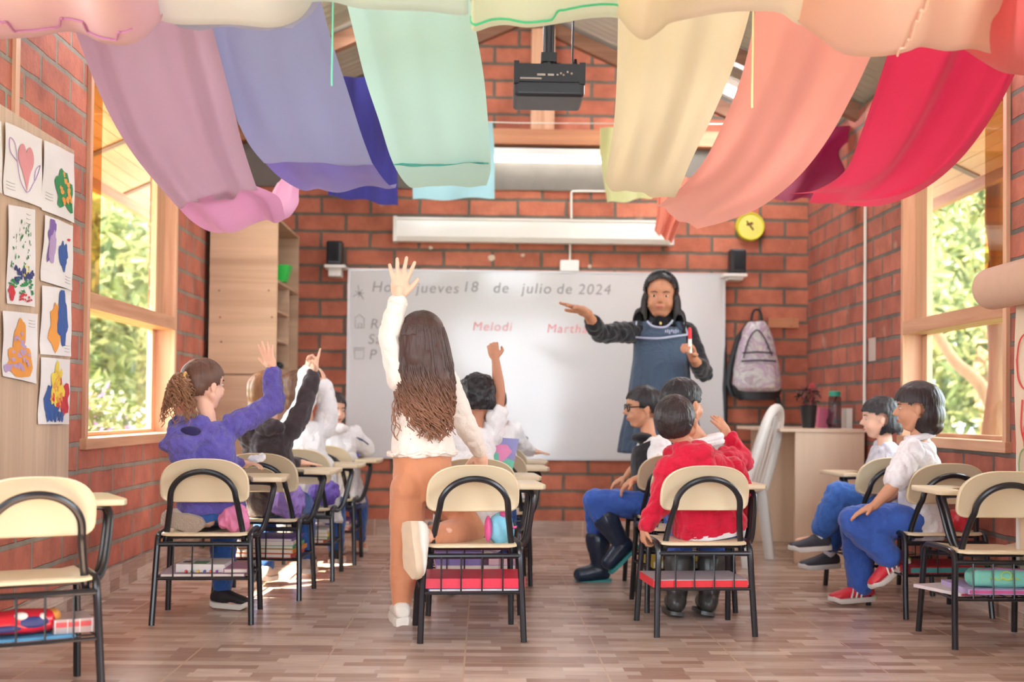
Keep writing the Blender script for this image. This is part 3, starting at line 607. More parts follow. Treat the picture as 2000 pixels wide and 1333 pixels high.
cb('lower_cabinet', (cx0, cy0+.03, .0), (cx1-.0, cy1, zu0-.02)); cb('lower_door', (cx0+.005, cy0+.012, .02), (cx1-.01, cy0+.03, zu0-.03))
cb('bottom_ledge', (cx0, cy0, zu0-.02), (cx1+.012, cy1, zu0))
for px, py in ((428, 568), (525, 568), (432, 668), (523, 670), (430, 620), (531, 620)):
    b = MB(); b.ell(P(px, py, cy0-.001)-cab.location, (.006, .003, .006), nu=8, nv=5); b.build('screw_cap', M_DARKW, cab)
q = P(549, 567, 7.6)
b = MB(); b.rings([[V(q.x-.04+dx*k, q.y+dy*k, zs1+.018+z) for dx, dy in ((-.09, -.06), (.09, -.06), (.09, .06), (-.09, .06))] for k, z in ((.8, 0), (1.1, .1))]); o = b.build('green_tray', mat('tray_green', (40, 190, 70), .4), smooth=0); tag(o, 'bright green plastic tray on the upper cabinet shelf', 'tray')
q = P(563, 715, 7.85); b = MB(); b.cap((q.x-.06, q.y, zu0+.045), (q.x-.06, q.y+.1, zu0+.045), .026, .026); o = b.build('black_roll', M_BLACK); tag(o, 'small black case on the bottom cabinet shelf', 'case')
# ------------------------------------------------------------------ right wall things
q = WX(1690, 600, XR-.01)
b = MB(); b.tube([V(XR-.012, q.y, .82), V(XR-.012, q.y, 2.5)], .009, 8); tag(b.build('wall_conduit', M_WHITE2), 'vertical white conduit on the right brick wall', 'pipe')
q = WX(1703, 685, XR-.004); b = MB(); b.box((XR-.008, q.y-.06, q.z-.06), (XR-.001, q.y+.05, q.z+.07)); tag(b.build('wall_note', mat('note_paper', (196, 176, 166), .8), smooth=0), 'small printed notice beside the conduit on right wall', 'notice')
# big paper roll and hanging sheet at right edge
q0 = WX(1899, 565, 2.08)
ry = P(1975, 560, 4.1)
M_KRAFT = mat('kraft_paper', (196, 160, 138), .8, noise_amt=.06)
e = empty('paper_roll', (2.0, 4.2, 1.3)); tag(e, 'large roll of brown paper mounted beside the right window', 'paper roll')
pa = P(1940, 564, 4.6)-V(.115, 0, 0); rad = .08
b = MB(); b.rings([[V(pa.x+.115+math.cos(2*PI*j/36)*r_, y, pa.z+math.sin(2*PI*j/36)*r_) for j in range(36)] for r_, y in ((.03, 4.62), (.03, 4.6), (rad-.006, 4.6), (rad, 4.605), (rad, 3.4), (rad-.006, 3.395), (.03, 3.4))]); o = b.build('rolled_paper', M_KRAFT, e); o.location = -e.location
b = MB(); b.tube([V(pa.x+.115, 3.4, pa.z), V(pa.x+.115, 4.66, pa.z)], .02, 12); o = b.build('spindle', M_PINE, e); o.location = -e.location
M_KR2 = mat('sheet_paper', (214, 190, 164), .8, noise_amt=.05); M_RM = mat('red_marker', (206, 60, 60), .6); M_GM = mat('green_marker', (130, 160, 110), .7)
sx = pa.x+.115+.075
b = MB(); R = []
for i in range(13):
    z = pa.z-.02-(pa.z-.3)*i/12; R.append([V(sx+.0+.06*(1-i/12)**3*0+.012*math.sin(y*9+i*.4), y, z) for y in [3.42+1.14*k/14 for k in range(15)]])
b.rings(R, 0, cap=False, closed=False)
def rs(pts, m_=1, r=.003): b.tube(smooth_path([V(sx-.016, P(px, py, 4.75).y*0+yy, zz) for px, py, yy, zz in [(0, 0, a_, b_) for a_, b_ in pts]], 5), r, 5, m_)
for y0_, z0_ in ((4.46, 1.05), (4.40, .78), (4.28, 1.0)):
    rs([(y0_+.07*math.cos(t*.8), z0_+.1*math.sin(t*.8)) for t in range(9)]); rs([(y0_+.02, z0_-.14), (y0_+.03, z0_-.24), (y0_, z0_-.3)])
    rs([(y0_+.05*math.cos(t*.8), z0_-.38+.06*math.sin(t*.8)) for t in range(9)], 2)
o = b.build('hanging_sheet', [M_KR2, M_RM, M_GM], e, smooth=60); o.location = -e.location
b = MB(); b.box((sx+.005, 4.565, .3), (sx+.02, 4.58, pa.z)); o = b.build('rod', M_WHITE2, e, smooth=0); o.location = -e.location
# teacher's desk
M_DESK = woodmat('desk_wood', (222, 194, 166), (240, 216, 190), 'Z', .45, .35)
dx0 = P(1553, 900, 6.95).x; dz = P(1600, 838, 6.95).z
dk = empty('teachers_desk', (2.0, 7.4, 0)); tag(dk, 'pale wood desk standing in the far right corner', 'desk')
def db(nm, lo, hi, m=M_DESK): o = bx(nm, tuple(i-j for i, j in zip(lo, dk.location)), tuple(i-j for i, j in zip(hi, dk.location)), m, dk, .002)
db('side_panel', (dx0, 6.95, 0), (XR-.02, 6.97, dz-.02)); db('side_panel', (dx0, 8.1, 0), (XR-.02, 8.12, dz-.02)); db('desktop', (dx0-.09, 6.94, dz-.02), (XR-.015, 8.14, dz)); db('back_panel', (XR-.05, 6.97, .2), (XR-.03, 8.1, dz-.02))
def onDesk(px, Y): q = P(px, 830, Y); return V(q.x, Y, dz)
q = onDesk(1579, 7.25); e = empty('potted_plant', q); tag(e, 'dark leafy plant in a black pot on the desk', 'plant')
b = MB(); b.rings([[V(math.cos(2*PI*j/24)*r_, math.sin(2*PI*j/24)*r_, z) for j in range(24)] for r_, z in ((.036, 0), (.05, .13), (.052, .135), (.046, .135), (.04, .12))]); b.build('pot', M_BLACK, e)
b = MB(); leaves(b, (0, 0, .19), (.08, .06, .06), 90, .022); b.build('foliage', [mat('leaf_dark', (70, 40, 44), .6), mat('leaf_dk2', (60, 66, 50), .6), mat('leaf_dk3', (120, 60, 60), .6)], e, smooth=0)
b = MB(); b.cap((.01, 0, .13), (.02, 0, .235), .004, .004); b.ell((.02, 0, .245), (.022, .01, .022)); b.build('red_flower', mat('flower_red', (190, 70, 74), .6), e)
q = onDesk(1630, 7.2); e = empty('water_bottle', q); tag(e, 'clear bottle with teal lid on the desk', 'bottle')
b = MB(); b.rings([[V(math.cos(2*PI*j/24)*r_, math.sin(2*PI*j/24)*r_, z) for j in range(24)] for r_, z in ((.038, 0), (.04, .01), (.038, .12), (.038, .18), (.03, .195))]); b.build('bottle_body', glassmat('bottle_plastic', (.6, .62, .66), .3), e)
b = MB(); b.rings([[V(math.cos(2*PI*j/24)*r_, math.sin(2*PI*j/24)*r_, z) for j in range(24)] for r_, z in ((.034, .19), (.034, .215), (.028, .22))]); b.build('lid', mat('lid_teal', (30, 150, 120), .4), e)
q = onDesk(1608, 7.35); b = MB(); b.box((-.04, -.01, 0), (.05, .02, .12)); o = b.build('pink_notebook', mat('nb_pink', (206, 110, 140), .6), smooth=0); o.location = q; o.rotation_euler = (0, .1, .2); tag(o, 'pink notebook standing between plant and bottle on the desk', 'notebook')
q = onDesk(1655, 7.3); b = MB(); b.box((-.02, -.05, 0), (.02, .05, .12)); o = b.build('white_box', M_WHITE2, smooth=0); o.location = q; tag(o, 'small pale box to the right of the bottle', 'box')
b = MB(); b.tube(smooth_path([V(2.1, 7.3, dz+.01), V(2.05, 7.32, dz+.03), V(2.1, 7.4, dz+.12), V(2.16, 7.5, dz+.2)], 6), .005, 6); tag(b.build('desk_cable', M_BLACK), 'black cable rising behind the desk items', 'cable')
# plastic chair
def plastic_chair(loc, rz):
    e = empty('plastic_chair', loc, rz); tag(e, 'white moulded plastic chair in front of the pale wood desk', 'chair'); m = mat('chair_white', (226, 222, 216), .4)
    for sx_ in (-1, 1):
        b = MB(); b.loft([(V(sx_*.235, -.03, 0), (1, 0, 0), (0, 1, 0), .022, .03), (V(sx_*.215, .02, .41), (1, 0, 0), (0, 1, 0), .03, .035)], 12, p=3); b.build('leg', m, e)
        b = MB(); b.loft([(V(sx_*.22, .43, 0), (1, 0, 0), (0, 1, 0), .022, .026), (V(sx_*.2, .4, .41), (1, 0, 0), (0, 1, 0), .032, .03)], 12, p=3); b.build('leg', m, e)
    b = MB(); b.slab([(-.23, 0), (-.21, .42), (-.16, .46), (.16, .46), (.21, .42), (.23, 0)], .4, .425, .01, Matrix.Identity(4)); b.build('seat', m, e)
    b = MB(); pts = smooth_path([V(-.215, .0, .41), V(-.2, -.06, .62), V(-.13, -.11, .82), V(0, -.125, .88), V(.13, -.11, .82), V(.2, -.06, .62), V(.215, 0, .41)], 6); b.tube(pts, .026, 10)
    for x_ in (-.12, -.04, .04, .12):
        b.loft([(V(x_, .0, .42), (1, 0, 0), (0, 1, 0), .014, .008), (V(x_*.9, -.11, .85-abs(x_)*.4), (1, 0, 0), (0, 1, 0), .014, .008)], 8)
    b.build('backrest', m, e); return e
plastic_chair(G(1512, 1100)+V(-.12, -.02, 0), math.radians(62))
# hooks and backpack
def packmat(n, s):
    m = mat(n, (190, 180, 186), .3); nt = m.node_tree; t = nt.nodes.new('ShaderNodeTexNoise'); t.inputs['Scale'].default_value = s; t.inputs['Distortion'].default_value = 1.5; tc = nt.nodes.new('ShaderNodeTexCoord'); nt.links.new(tc.outputs['Object'], t.inputs['Vector'])
    r = nt.nodes.new('ShaderNodeValToRGB'); cols = ((.3, (206, 206, 190)), (.42, (176, 150, 176)), (.52, (202, 206, 198)), (.62, (150, 124, 146)), (.72, (196, 200, 180)))
    for i, (p_, c_) in enumerate(cols):
        e_ = r.color_ramp.elements[i] if i < 2 else r.color_ramp.elements.new(p_); e_.position = p_; e_.color = srgb(c_)
    nt.links.new(t.outputs[0], r.inputs[0]); nt.links.new(r.outputs[0], nt.nodes['Principled BSDF'].inputs['Base Color']); return m
def wallp(px, py, d): return P(px, py, YB-d)
e = empty('backpack', wallp(1478, 700, .12)); tag(e, 'iridescent grey and pink backpack hanging on the back wall', 'backpack'); o0 = e.location
b = MB(); b.loft([(wallp(1478, y, .12)-o0, (1, 0, 0), (0, 1, 0), w_/2/2400*8.15, d_) for y, w_, d_ in ((628, 30, .04), (645, 54, .06), (680, 74, .075), (720, 90, .085), (755, 96, .085), (766, 84, .07))], 24, p=3)
ob = blob('body', b, .012, packmat('pack_shell', 7), e, 3, (.006, 12))
b = MB(); b.loft([(wallp(1480, y, .205)-o0, (1, 0, 0), (0, 1, 0), w_/2/2400*8.1, .03) for y, w_ in ((708, 60), (715, 72), (745, 76), (760, 70))], 20, p=3.5); blob('front_pocket', b, .01, packmat('pack_pocket', 9), e, 2)
b = MB()
for x0_, y0_, x1_, y1_ in ((1448, 706, 1516, 706), (1450, 690, 1510, 690)): b.tube([wallp(x0_, y0_, .235)-o0, wallp((x0_+x1_)/2, y0_-2, .24)-o0, wallp(x1_, y1_, .235)-o0], .006, 6)
b.tube(smooth_path([wallp(x, y, .2)-o0 for x, y in ((1452, 700), (1462, 665), (1478, 645), (1494, 662), (1508, 695))], 5), .005, 6); b.build('zip', mat('zip_dark', (60, 50, 66), .6), e)
b = MB(); b.tube(smooth_path([wallp(x, y, .06)-o0 for x, y in ((1466, 640), (1470, 612), (1478, 605), (1486, 612), (1490, 640))], 5), .008, 8); b.build('top_loop', M_BLACK, e)
b = MB()
for pts in (((1462, 632), (1442, 660), (1428, 710), (1422, 748), (1432, 775)), ((1500, 760), (1518, 775), (1523, 800), (1524, 850))): b.loft([(wallp(x, y, .06)-o0, (1, 0, 0), (0, 0, 1) if 0 else (0, 1, 0), .02, .012) for x, y in pts], 10)
b.build('strap', M_BLACK, e)
b = MB(); b.loft([(wallp(1478, y, .12)-o0, (1, 0, 0), (0, 1, 0), w_/2/2400*8.15, .06) for y, w_ in ((752, 98), (770, 92), (782, 70))], 20, p=3); b.build('base', M_BLACK, e)
b = MB(); b.tube([wallp(1416, 640, .02), wallp(1416, 760, .03), wallp(1418, 850, .03)], [.006, .018, .01], 8); tag(b.build('hanging_strap', M_BLACK), 'black strap hanging down at the whiteboard\'s right edge', 'strap')
b = MB(); b.box(wallp(1455, 652, .03)[:], (wallp(1560, 630, .0).x, YB, wallp(1560, 628, .0).z)) ; b = MB()
l_ = wallp(1500, 640, .03); r_2 = wallp(1560, 622, .03); b.box((l_.x, YB-.03, l_.z), (r_2.x, YB-.002, r_2.z)); b.cap(wallp(1545, 620, .06), wallp(1545, 634, .06), .008, .008); tag(b.build('coat_rail', M_PINEX, smooth=0), 'short wooden coat rail right of the hanging backpack', 'coat rail')
# projector
c = P(1073, 160, 5.4); e = empty('projector', c); tag(e, 'black ceiling projector hanging on a pole between the cloths', 'projector')
def pp(px, py, Y=5.3): return P(px, py, Y)-c
s_ = 5.4/2400
b = MB(); b.box((-69*s_, -.02, -30*s_), (69*s_, .26, 30*s_)); o = b.build('body', mat('projector_black', (40, 42, 50), .35), e, smooth=0); md = o.modifiers.new('b', 'BEVEL'); md.width = .018; md.segments = 4
b = MB(); b.box((-66*s_, -.03, -3*s_), (66*s_, -.01, 32*s_)); b.box((-70*s_, -.028, -6*s_), (-60*s_, .0, 38*s_)); b.box((58*s_, -.028, -6*s_), (70*s_, .0, 36*s_)); b.build('rear_panel', M_BLACK, e, smooth=0)
b = MB()
for px, w_ in ((1060, 8), (1079, 6)): b.box((pp(px, 0).x-w_*s_, -.036, 8*s_), (pp(px, 0).x+w_*s_, -.03, 12*s_))
for px in (1092, 1099, 1104, 1112, 1120): b.ell((pp(px, 0).x, -.034, (10+(px % 3)*3)*s_), (.005, .004, .005), nu=8, nv=5)
b.box((-58*s_, -.036, 1*s_), (-16*s_, -.03, 4*s_)); b.build('ports', mat('port_grey', (190, 180, 170), .4), e, smooth=0)
b = MB(); b.tube([V(0, .1, 30*s_), V(0, .1, 56*s_)], .025, 12); b.box((-15*s_, .07, 50*s_), (16*s_, .13, 68*s_)); b.tube([V(0, .1, 60*s_), V(0, .1, 1.3)], .026, 14); b.build('mount_pole', M_BLACK, e, smooth=40)
b = MB(); b.tube(smooth_path([V(.13, .1, 1.2), V(48*s_, .1, 85*s_), V(54*s_, .08, 55*s_), V(54*s_, .05, 28*s_)], 6), .005, 6); b.tube([V(12*s_, .08, 48*s_), V(40*s_, .05, 36*s_), V(50*s_, .03, 25*s_)], .004, 6); b.build('cable', M_BLACK, e)
# ------------------------------------------------------------------ ceiling cloths
def clothmat(n, c, tr=.35): return mat('cloth_'+n, c, .85, noise_amt=.03, nscale=3, bump=.08, bscale=900, spec=.15, trans=tr, sheen=.2)
def srow(rows, n):
    out = []
    for i in range(n+1):
        t = i/n*(len(rows)-1); k = min(int(t), len(rows)-2); u = t-k; pr = [rows[min(max(j, 0), len(rows)-1)] for j in (k-1, k, k+1, k+2)]
        out.append([.5*((2*pr[1][q])+(pr[2][q]-pr[0][q])*u+(2*pr[0][q]-5*pr[1][q]+4*pr[2][q]-pr[3][q])*u*u+(3*pr[1][q]-pr[0][q]-3*pr[2][q]+pr[3][q])*u**3) for q in range(len(rows[0]))])
    return out
def sheet(name, rows, m, parent=None, folds=((2.3, .03, .4),), n=44, nu=48, vert=.0, seed=0, sag=0):
    rr = srow(rows, n); b = MB(); R = []
    for i, (xl, yl, xr, yr, Y) in enumerate(rr):
        t = i/n; a = P(xl, yl, Y); c = P(xr, yr, Y); row = []
        for j in range(nu+1):
            u = j/nu; p = a.lerp(c, u); d = 0
            for fq, am, ph in folds: d += am*math.sin(2*PI*fq*u+ph+t*1.3)*(.55+.45*t)
            d += .012*noise.noise(V(u*4+seed, t*3, seed)); env = min(1, 6*min(u, 1-u)+.25)
            p = p+V(0, d*env, -sag*math.sin(PI*u)+vert*d*env); row.append(p)
        R.append(row)
    b.rings(R, 0, cap=False, closed=False); o = b.build(name, m, parent, smooth=180); return o
def cord(parent, pts, r, m, nm='cord'):
    b = MB(); b.tube(smooth_path(pts, 5), r, 6); return b.build(nm, m, parent)
def cloth(name, label, group, rows, m, tails=(), folds=((2.3, .03, .4),), **k):
    o = sheet(name, rows, m, None, folds, **k); tag(o, label, 'cloth', group)
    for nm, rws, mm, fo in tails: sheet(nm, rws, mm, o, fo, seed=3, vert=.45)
    return o
GC = 'coloured cloths draped below the roof'
SM = dict(folds=((1.5, .03, .4), (3.4, .012, 1)))
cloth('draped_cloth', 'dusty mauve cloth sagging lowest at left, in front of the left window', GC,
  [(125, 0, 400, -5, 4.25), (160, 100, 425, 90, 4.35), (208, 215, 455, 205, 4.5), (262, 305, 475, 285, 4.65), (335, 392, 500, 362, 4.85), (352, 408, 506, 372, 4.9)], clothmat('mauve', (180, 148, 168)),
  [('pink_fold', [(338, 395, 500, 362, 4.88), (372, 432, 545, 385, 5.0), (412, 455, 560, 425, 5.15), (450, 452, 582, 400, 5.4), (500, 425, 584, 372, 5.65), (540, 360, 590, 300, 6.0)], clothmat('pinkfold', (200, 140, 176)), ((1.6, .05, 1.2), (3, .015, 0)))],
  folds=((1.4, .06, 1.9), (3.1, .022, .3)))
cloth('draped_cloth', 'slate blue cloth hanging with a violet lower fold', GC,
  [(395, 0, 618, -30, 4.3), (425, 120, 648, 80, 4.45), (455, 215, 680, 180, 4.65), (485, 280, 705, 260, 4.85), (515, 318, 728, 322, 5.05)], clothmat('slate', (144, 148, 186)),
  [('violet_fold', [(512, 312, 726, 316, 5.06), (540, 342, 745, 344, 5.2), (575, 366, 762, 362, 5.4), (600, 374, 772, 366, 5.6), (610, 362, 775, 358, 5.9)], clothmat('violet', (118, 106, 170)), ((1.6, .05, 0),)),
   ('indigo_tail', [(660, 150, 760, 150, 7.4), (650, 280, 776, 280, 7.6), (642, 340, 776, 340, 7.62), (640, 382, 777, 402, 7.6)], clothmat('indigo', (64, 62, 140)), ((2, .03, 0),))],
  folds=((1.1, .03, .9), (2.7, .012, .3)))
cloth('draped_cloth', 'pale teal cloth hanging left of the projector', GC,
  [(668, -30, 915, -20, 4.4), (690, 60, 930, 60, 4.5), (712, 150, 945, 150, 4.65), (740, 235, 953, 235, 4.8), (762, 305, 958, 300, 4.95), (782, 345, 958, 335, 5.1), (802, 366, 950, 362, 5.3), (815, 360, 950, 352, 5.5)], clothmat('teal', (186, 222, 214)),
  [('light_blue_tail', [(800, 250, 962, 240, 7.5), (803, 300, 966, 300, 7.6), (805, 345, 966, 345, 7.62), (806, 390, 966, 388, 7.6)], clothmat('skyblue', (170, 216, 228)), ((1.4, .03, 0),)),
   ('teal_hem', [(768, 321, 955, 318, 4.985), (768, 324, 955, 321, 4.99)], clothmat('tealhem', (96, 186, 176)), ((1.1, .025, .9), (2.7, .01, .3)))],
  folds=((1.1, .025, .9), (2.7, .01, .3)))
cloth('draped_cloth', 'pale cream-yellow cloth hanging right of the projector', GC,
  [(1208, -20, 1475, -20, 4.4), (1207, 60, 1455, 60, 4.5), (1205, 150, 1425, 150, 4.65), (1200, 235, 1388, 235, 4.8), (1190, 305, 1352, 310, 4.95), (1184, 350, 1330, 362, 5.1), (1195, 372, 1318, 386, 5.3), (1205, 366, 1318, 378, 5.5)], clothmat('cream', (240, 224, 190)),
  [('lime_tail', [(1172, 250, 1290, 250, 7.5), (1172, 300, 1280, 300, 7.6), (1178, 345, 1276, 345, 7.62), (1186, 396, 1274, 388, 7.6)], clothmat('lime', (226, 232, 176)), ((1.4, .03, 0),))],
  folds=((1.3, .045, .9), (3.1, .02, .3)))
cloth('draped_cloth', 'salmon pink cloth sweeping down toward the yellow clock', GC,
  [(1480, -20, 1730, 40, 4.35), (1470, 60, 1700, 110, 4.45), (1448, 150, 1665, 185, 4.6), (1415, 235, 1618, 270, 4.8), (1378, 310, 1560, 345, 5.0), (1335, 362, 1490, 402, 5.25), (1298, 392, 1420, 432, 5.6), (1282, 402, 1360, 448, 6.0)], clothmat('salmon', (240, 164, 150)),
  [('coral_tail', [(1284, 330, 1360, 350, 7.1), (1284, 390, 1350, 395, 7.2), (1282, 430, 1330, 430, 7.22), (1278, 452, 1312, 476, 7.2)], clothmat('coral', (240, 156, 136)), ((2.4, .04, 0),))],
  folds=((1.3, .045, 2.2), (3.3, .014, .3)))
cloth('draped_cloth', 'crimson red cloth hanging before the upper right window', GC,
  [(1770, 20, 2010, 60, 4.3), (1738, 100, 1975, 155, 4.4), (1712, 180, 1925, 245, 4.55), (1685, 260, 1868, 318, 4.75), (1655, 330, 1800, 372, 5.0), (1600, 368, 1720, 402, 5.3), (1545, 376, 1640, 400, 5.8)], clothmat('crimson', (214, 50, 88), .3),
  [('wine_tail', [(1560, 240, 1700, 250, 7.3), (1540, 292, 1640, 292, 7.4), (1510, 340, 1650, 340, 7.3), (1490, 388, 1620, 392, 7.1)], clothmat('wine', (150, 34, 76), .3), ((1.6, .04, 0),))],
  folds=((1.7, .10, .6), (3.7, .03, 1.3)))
# nearest row: sheets seen from beneath, their far hems at the top of the picture
GN = 'nearest row of pastel cloths overhead'
def near(label, pts, m, Y=3.75, Yn=2.7, hem=None, lift=.08, hemc=None, wall=0):
    # pts: far hem polyline (px,py); the sheet runs back toward the camera and rises
    b = MB(); nh = 60; R = []; sp = srow([(x, y) for x, y in pts], nh)
    for i in range(16):
        t = i/15; row = []
        for j, (x, y) in enumerate(sp):
            a = P(x, y, Y); u = j/nh; c = V(a.x*(1-.22*t), Y-(Y-Yn)*t, a.z+(lift+.04)*t-.045*math.sin(PI*t)*(1-.3*math.sin(u*9))+.03*math.sin(u*14+t*3)*t); row.append(c)
        R.append(row)
    # small turned-up hem
    R = [[p+V(0, .02, .03) for p in R[0]]]+R
    b.rings(R, 0, cap=False, closed=False); o = b.build('overhead_cloth', m, smooth=180); tag(o, label, 'cloth', GN)
    if hem: u0, u1, k0, k1 = hem; q = [R[1+int(k0+(k1-k0)*j/40+1.2*math.sin(j*.35)*.5)][int(nh*(u0+(u1-u0)*j/40))]+V(0, 0, -.004) for j in range(41)]; cord(o, q, .0035, mat('seam_%d' % hemc[0], hemc, .8), 'seam')
    return o
near('rose pink cloth overhead at the top left corner', [(-60, 78), (0, 77), (70, 72), (130, 62), (165, 68), (200, 84), (250, 88), (285, 72), (315, 40)], clothmat('rose', (222, 178, 196)), 3.7, 2.6, (.02, .8, 2, 2), .1, (176, 112, 160))
near('off-white cloth overhead between rose and mint cloths', [(112, -20), (140, 20), (185, 58), (212, 22), (260, 20), (310, 38), (350, 48), (450, 48), (530, 54), (575, 42), (600, 20), (618, -12)], clothmat('offwhite', (226, 226, 230)), 3.8, 2.7)
o_ = sheet('overhead_cloth', [(180, 40, 325, 20, 3.85), (188, 62, 305, 52, 3.9), (200, 66, 290, 60, 3.95)], clothmat('bluegrey', (166, 180, 204)), None, ((1, .02, 0),)); tag(o_, 'small blue-grey cloth fold peeking under the off-white cloth', 'cloth', GN)
o_ = sheet('overhead_cloth', [(330, 30, 640, -20, 3.9), (345, 50, 610, 25, 3.95), (370, 57, 570, 56, 4.0)], clothmat('bluegrey2', (172, 176, 210)), None, ((1.5, .02, 0),)); tag(o_, 'long lavender-blue cloth edge along the off-white cloth', 'cloth', GN)
near('mint white cloth overhead left of the bright gap', [(545, -10), (555, 12), (575, 17), (610, 4), (650, 4), (700, 16), (760, 20), (830, 22), (905, 30), (914, 20)], clothmat('mint', (214, 236, 230)), 3.85, 2.7)
near('pale yellow-green cloth overhead with a green seam', [(920, 40), (925, 62), (960, 52), (990, 49), (1030, 54), (1080, 48), (1150, 36), (1205, 35), (1225, 50), (1255, 54), (1290, 30), (1305, 0)], clothmat('palegreen', (226, 236, 212)), 3.8, 2.7, (.03, .97, 1, 3), .08, (70, 190, 140))
near('peach cream cloth overhead, wide dip in the middle', [(1205, 30), (1235, 66), (1262, 78), (1290, 60), (1310, 45), (1360, 34), (1420, 24), (1480, 22), (1525, 26), (1555, 46), (1590, 50), (1625, 32), (1660, -5)], clothmat('peach', (244, 222, 198)), 3.75, 2.65)
near('light salmon cloth overhead with a seam, right', [(1560, 44), (1590, 66), (1640, 102), (1690, 111), (1740, 108), (1775, 100), (1800, 92), (1850, 100), (1900, 96), (1950, 106), (2060, 98)], clothmat('lightsalmon', (246, 194, 176)), 3.7, 2.6, (.44, .56, 0, 8), .1, (252, 214, 200))
near('coral red cloth overhead at the right edge', [(1885, 98), (1915, 118), (1950, 138), (1985, 146), (2080, 152)], clothmat('coralred', (232, 92, 96), .3), 3.85, 2.9)
for px, y0_, y1_, c_, lb in ((650, 5, 168, (120, 214, 186), 'mint green thread dangling before the slate blue cloth'), (1471, 25, 211, (240, 222, 160), 'pale yellow thread dangling before the salmon cloth')):
    o = cord(None, [P(px, y0_-60, 4.0), P(px, y0_, 4.0), P(px-1, (y0_+y1_)/2, 4.0), P(px-2, y1_-25, 4.0), P(px-2, y1_, 4.0)], .0032, mat('thread%d' % px, c_, .7), 'hanging_thread'); tag(o, lb, 'thread')
for k, (Yl, zl, lab) in enumerate(((3.72, P(1000, 0, 3.72).z+.05, 'thin cord across the room carrying the nearest cloths'), (7.62, P(1000, 240, 7.62).z, 'thin cord along the back wall carrying the cloth ends'))):
    b = MB(); b.tube([V(XL, Yl, zl+.02), V(.2, Yl, zl), V(XR, Yl, zl+.02)], .003, 6); tag(b.build('clothesline', M_WHITE2), lab, 'cord')
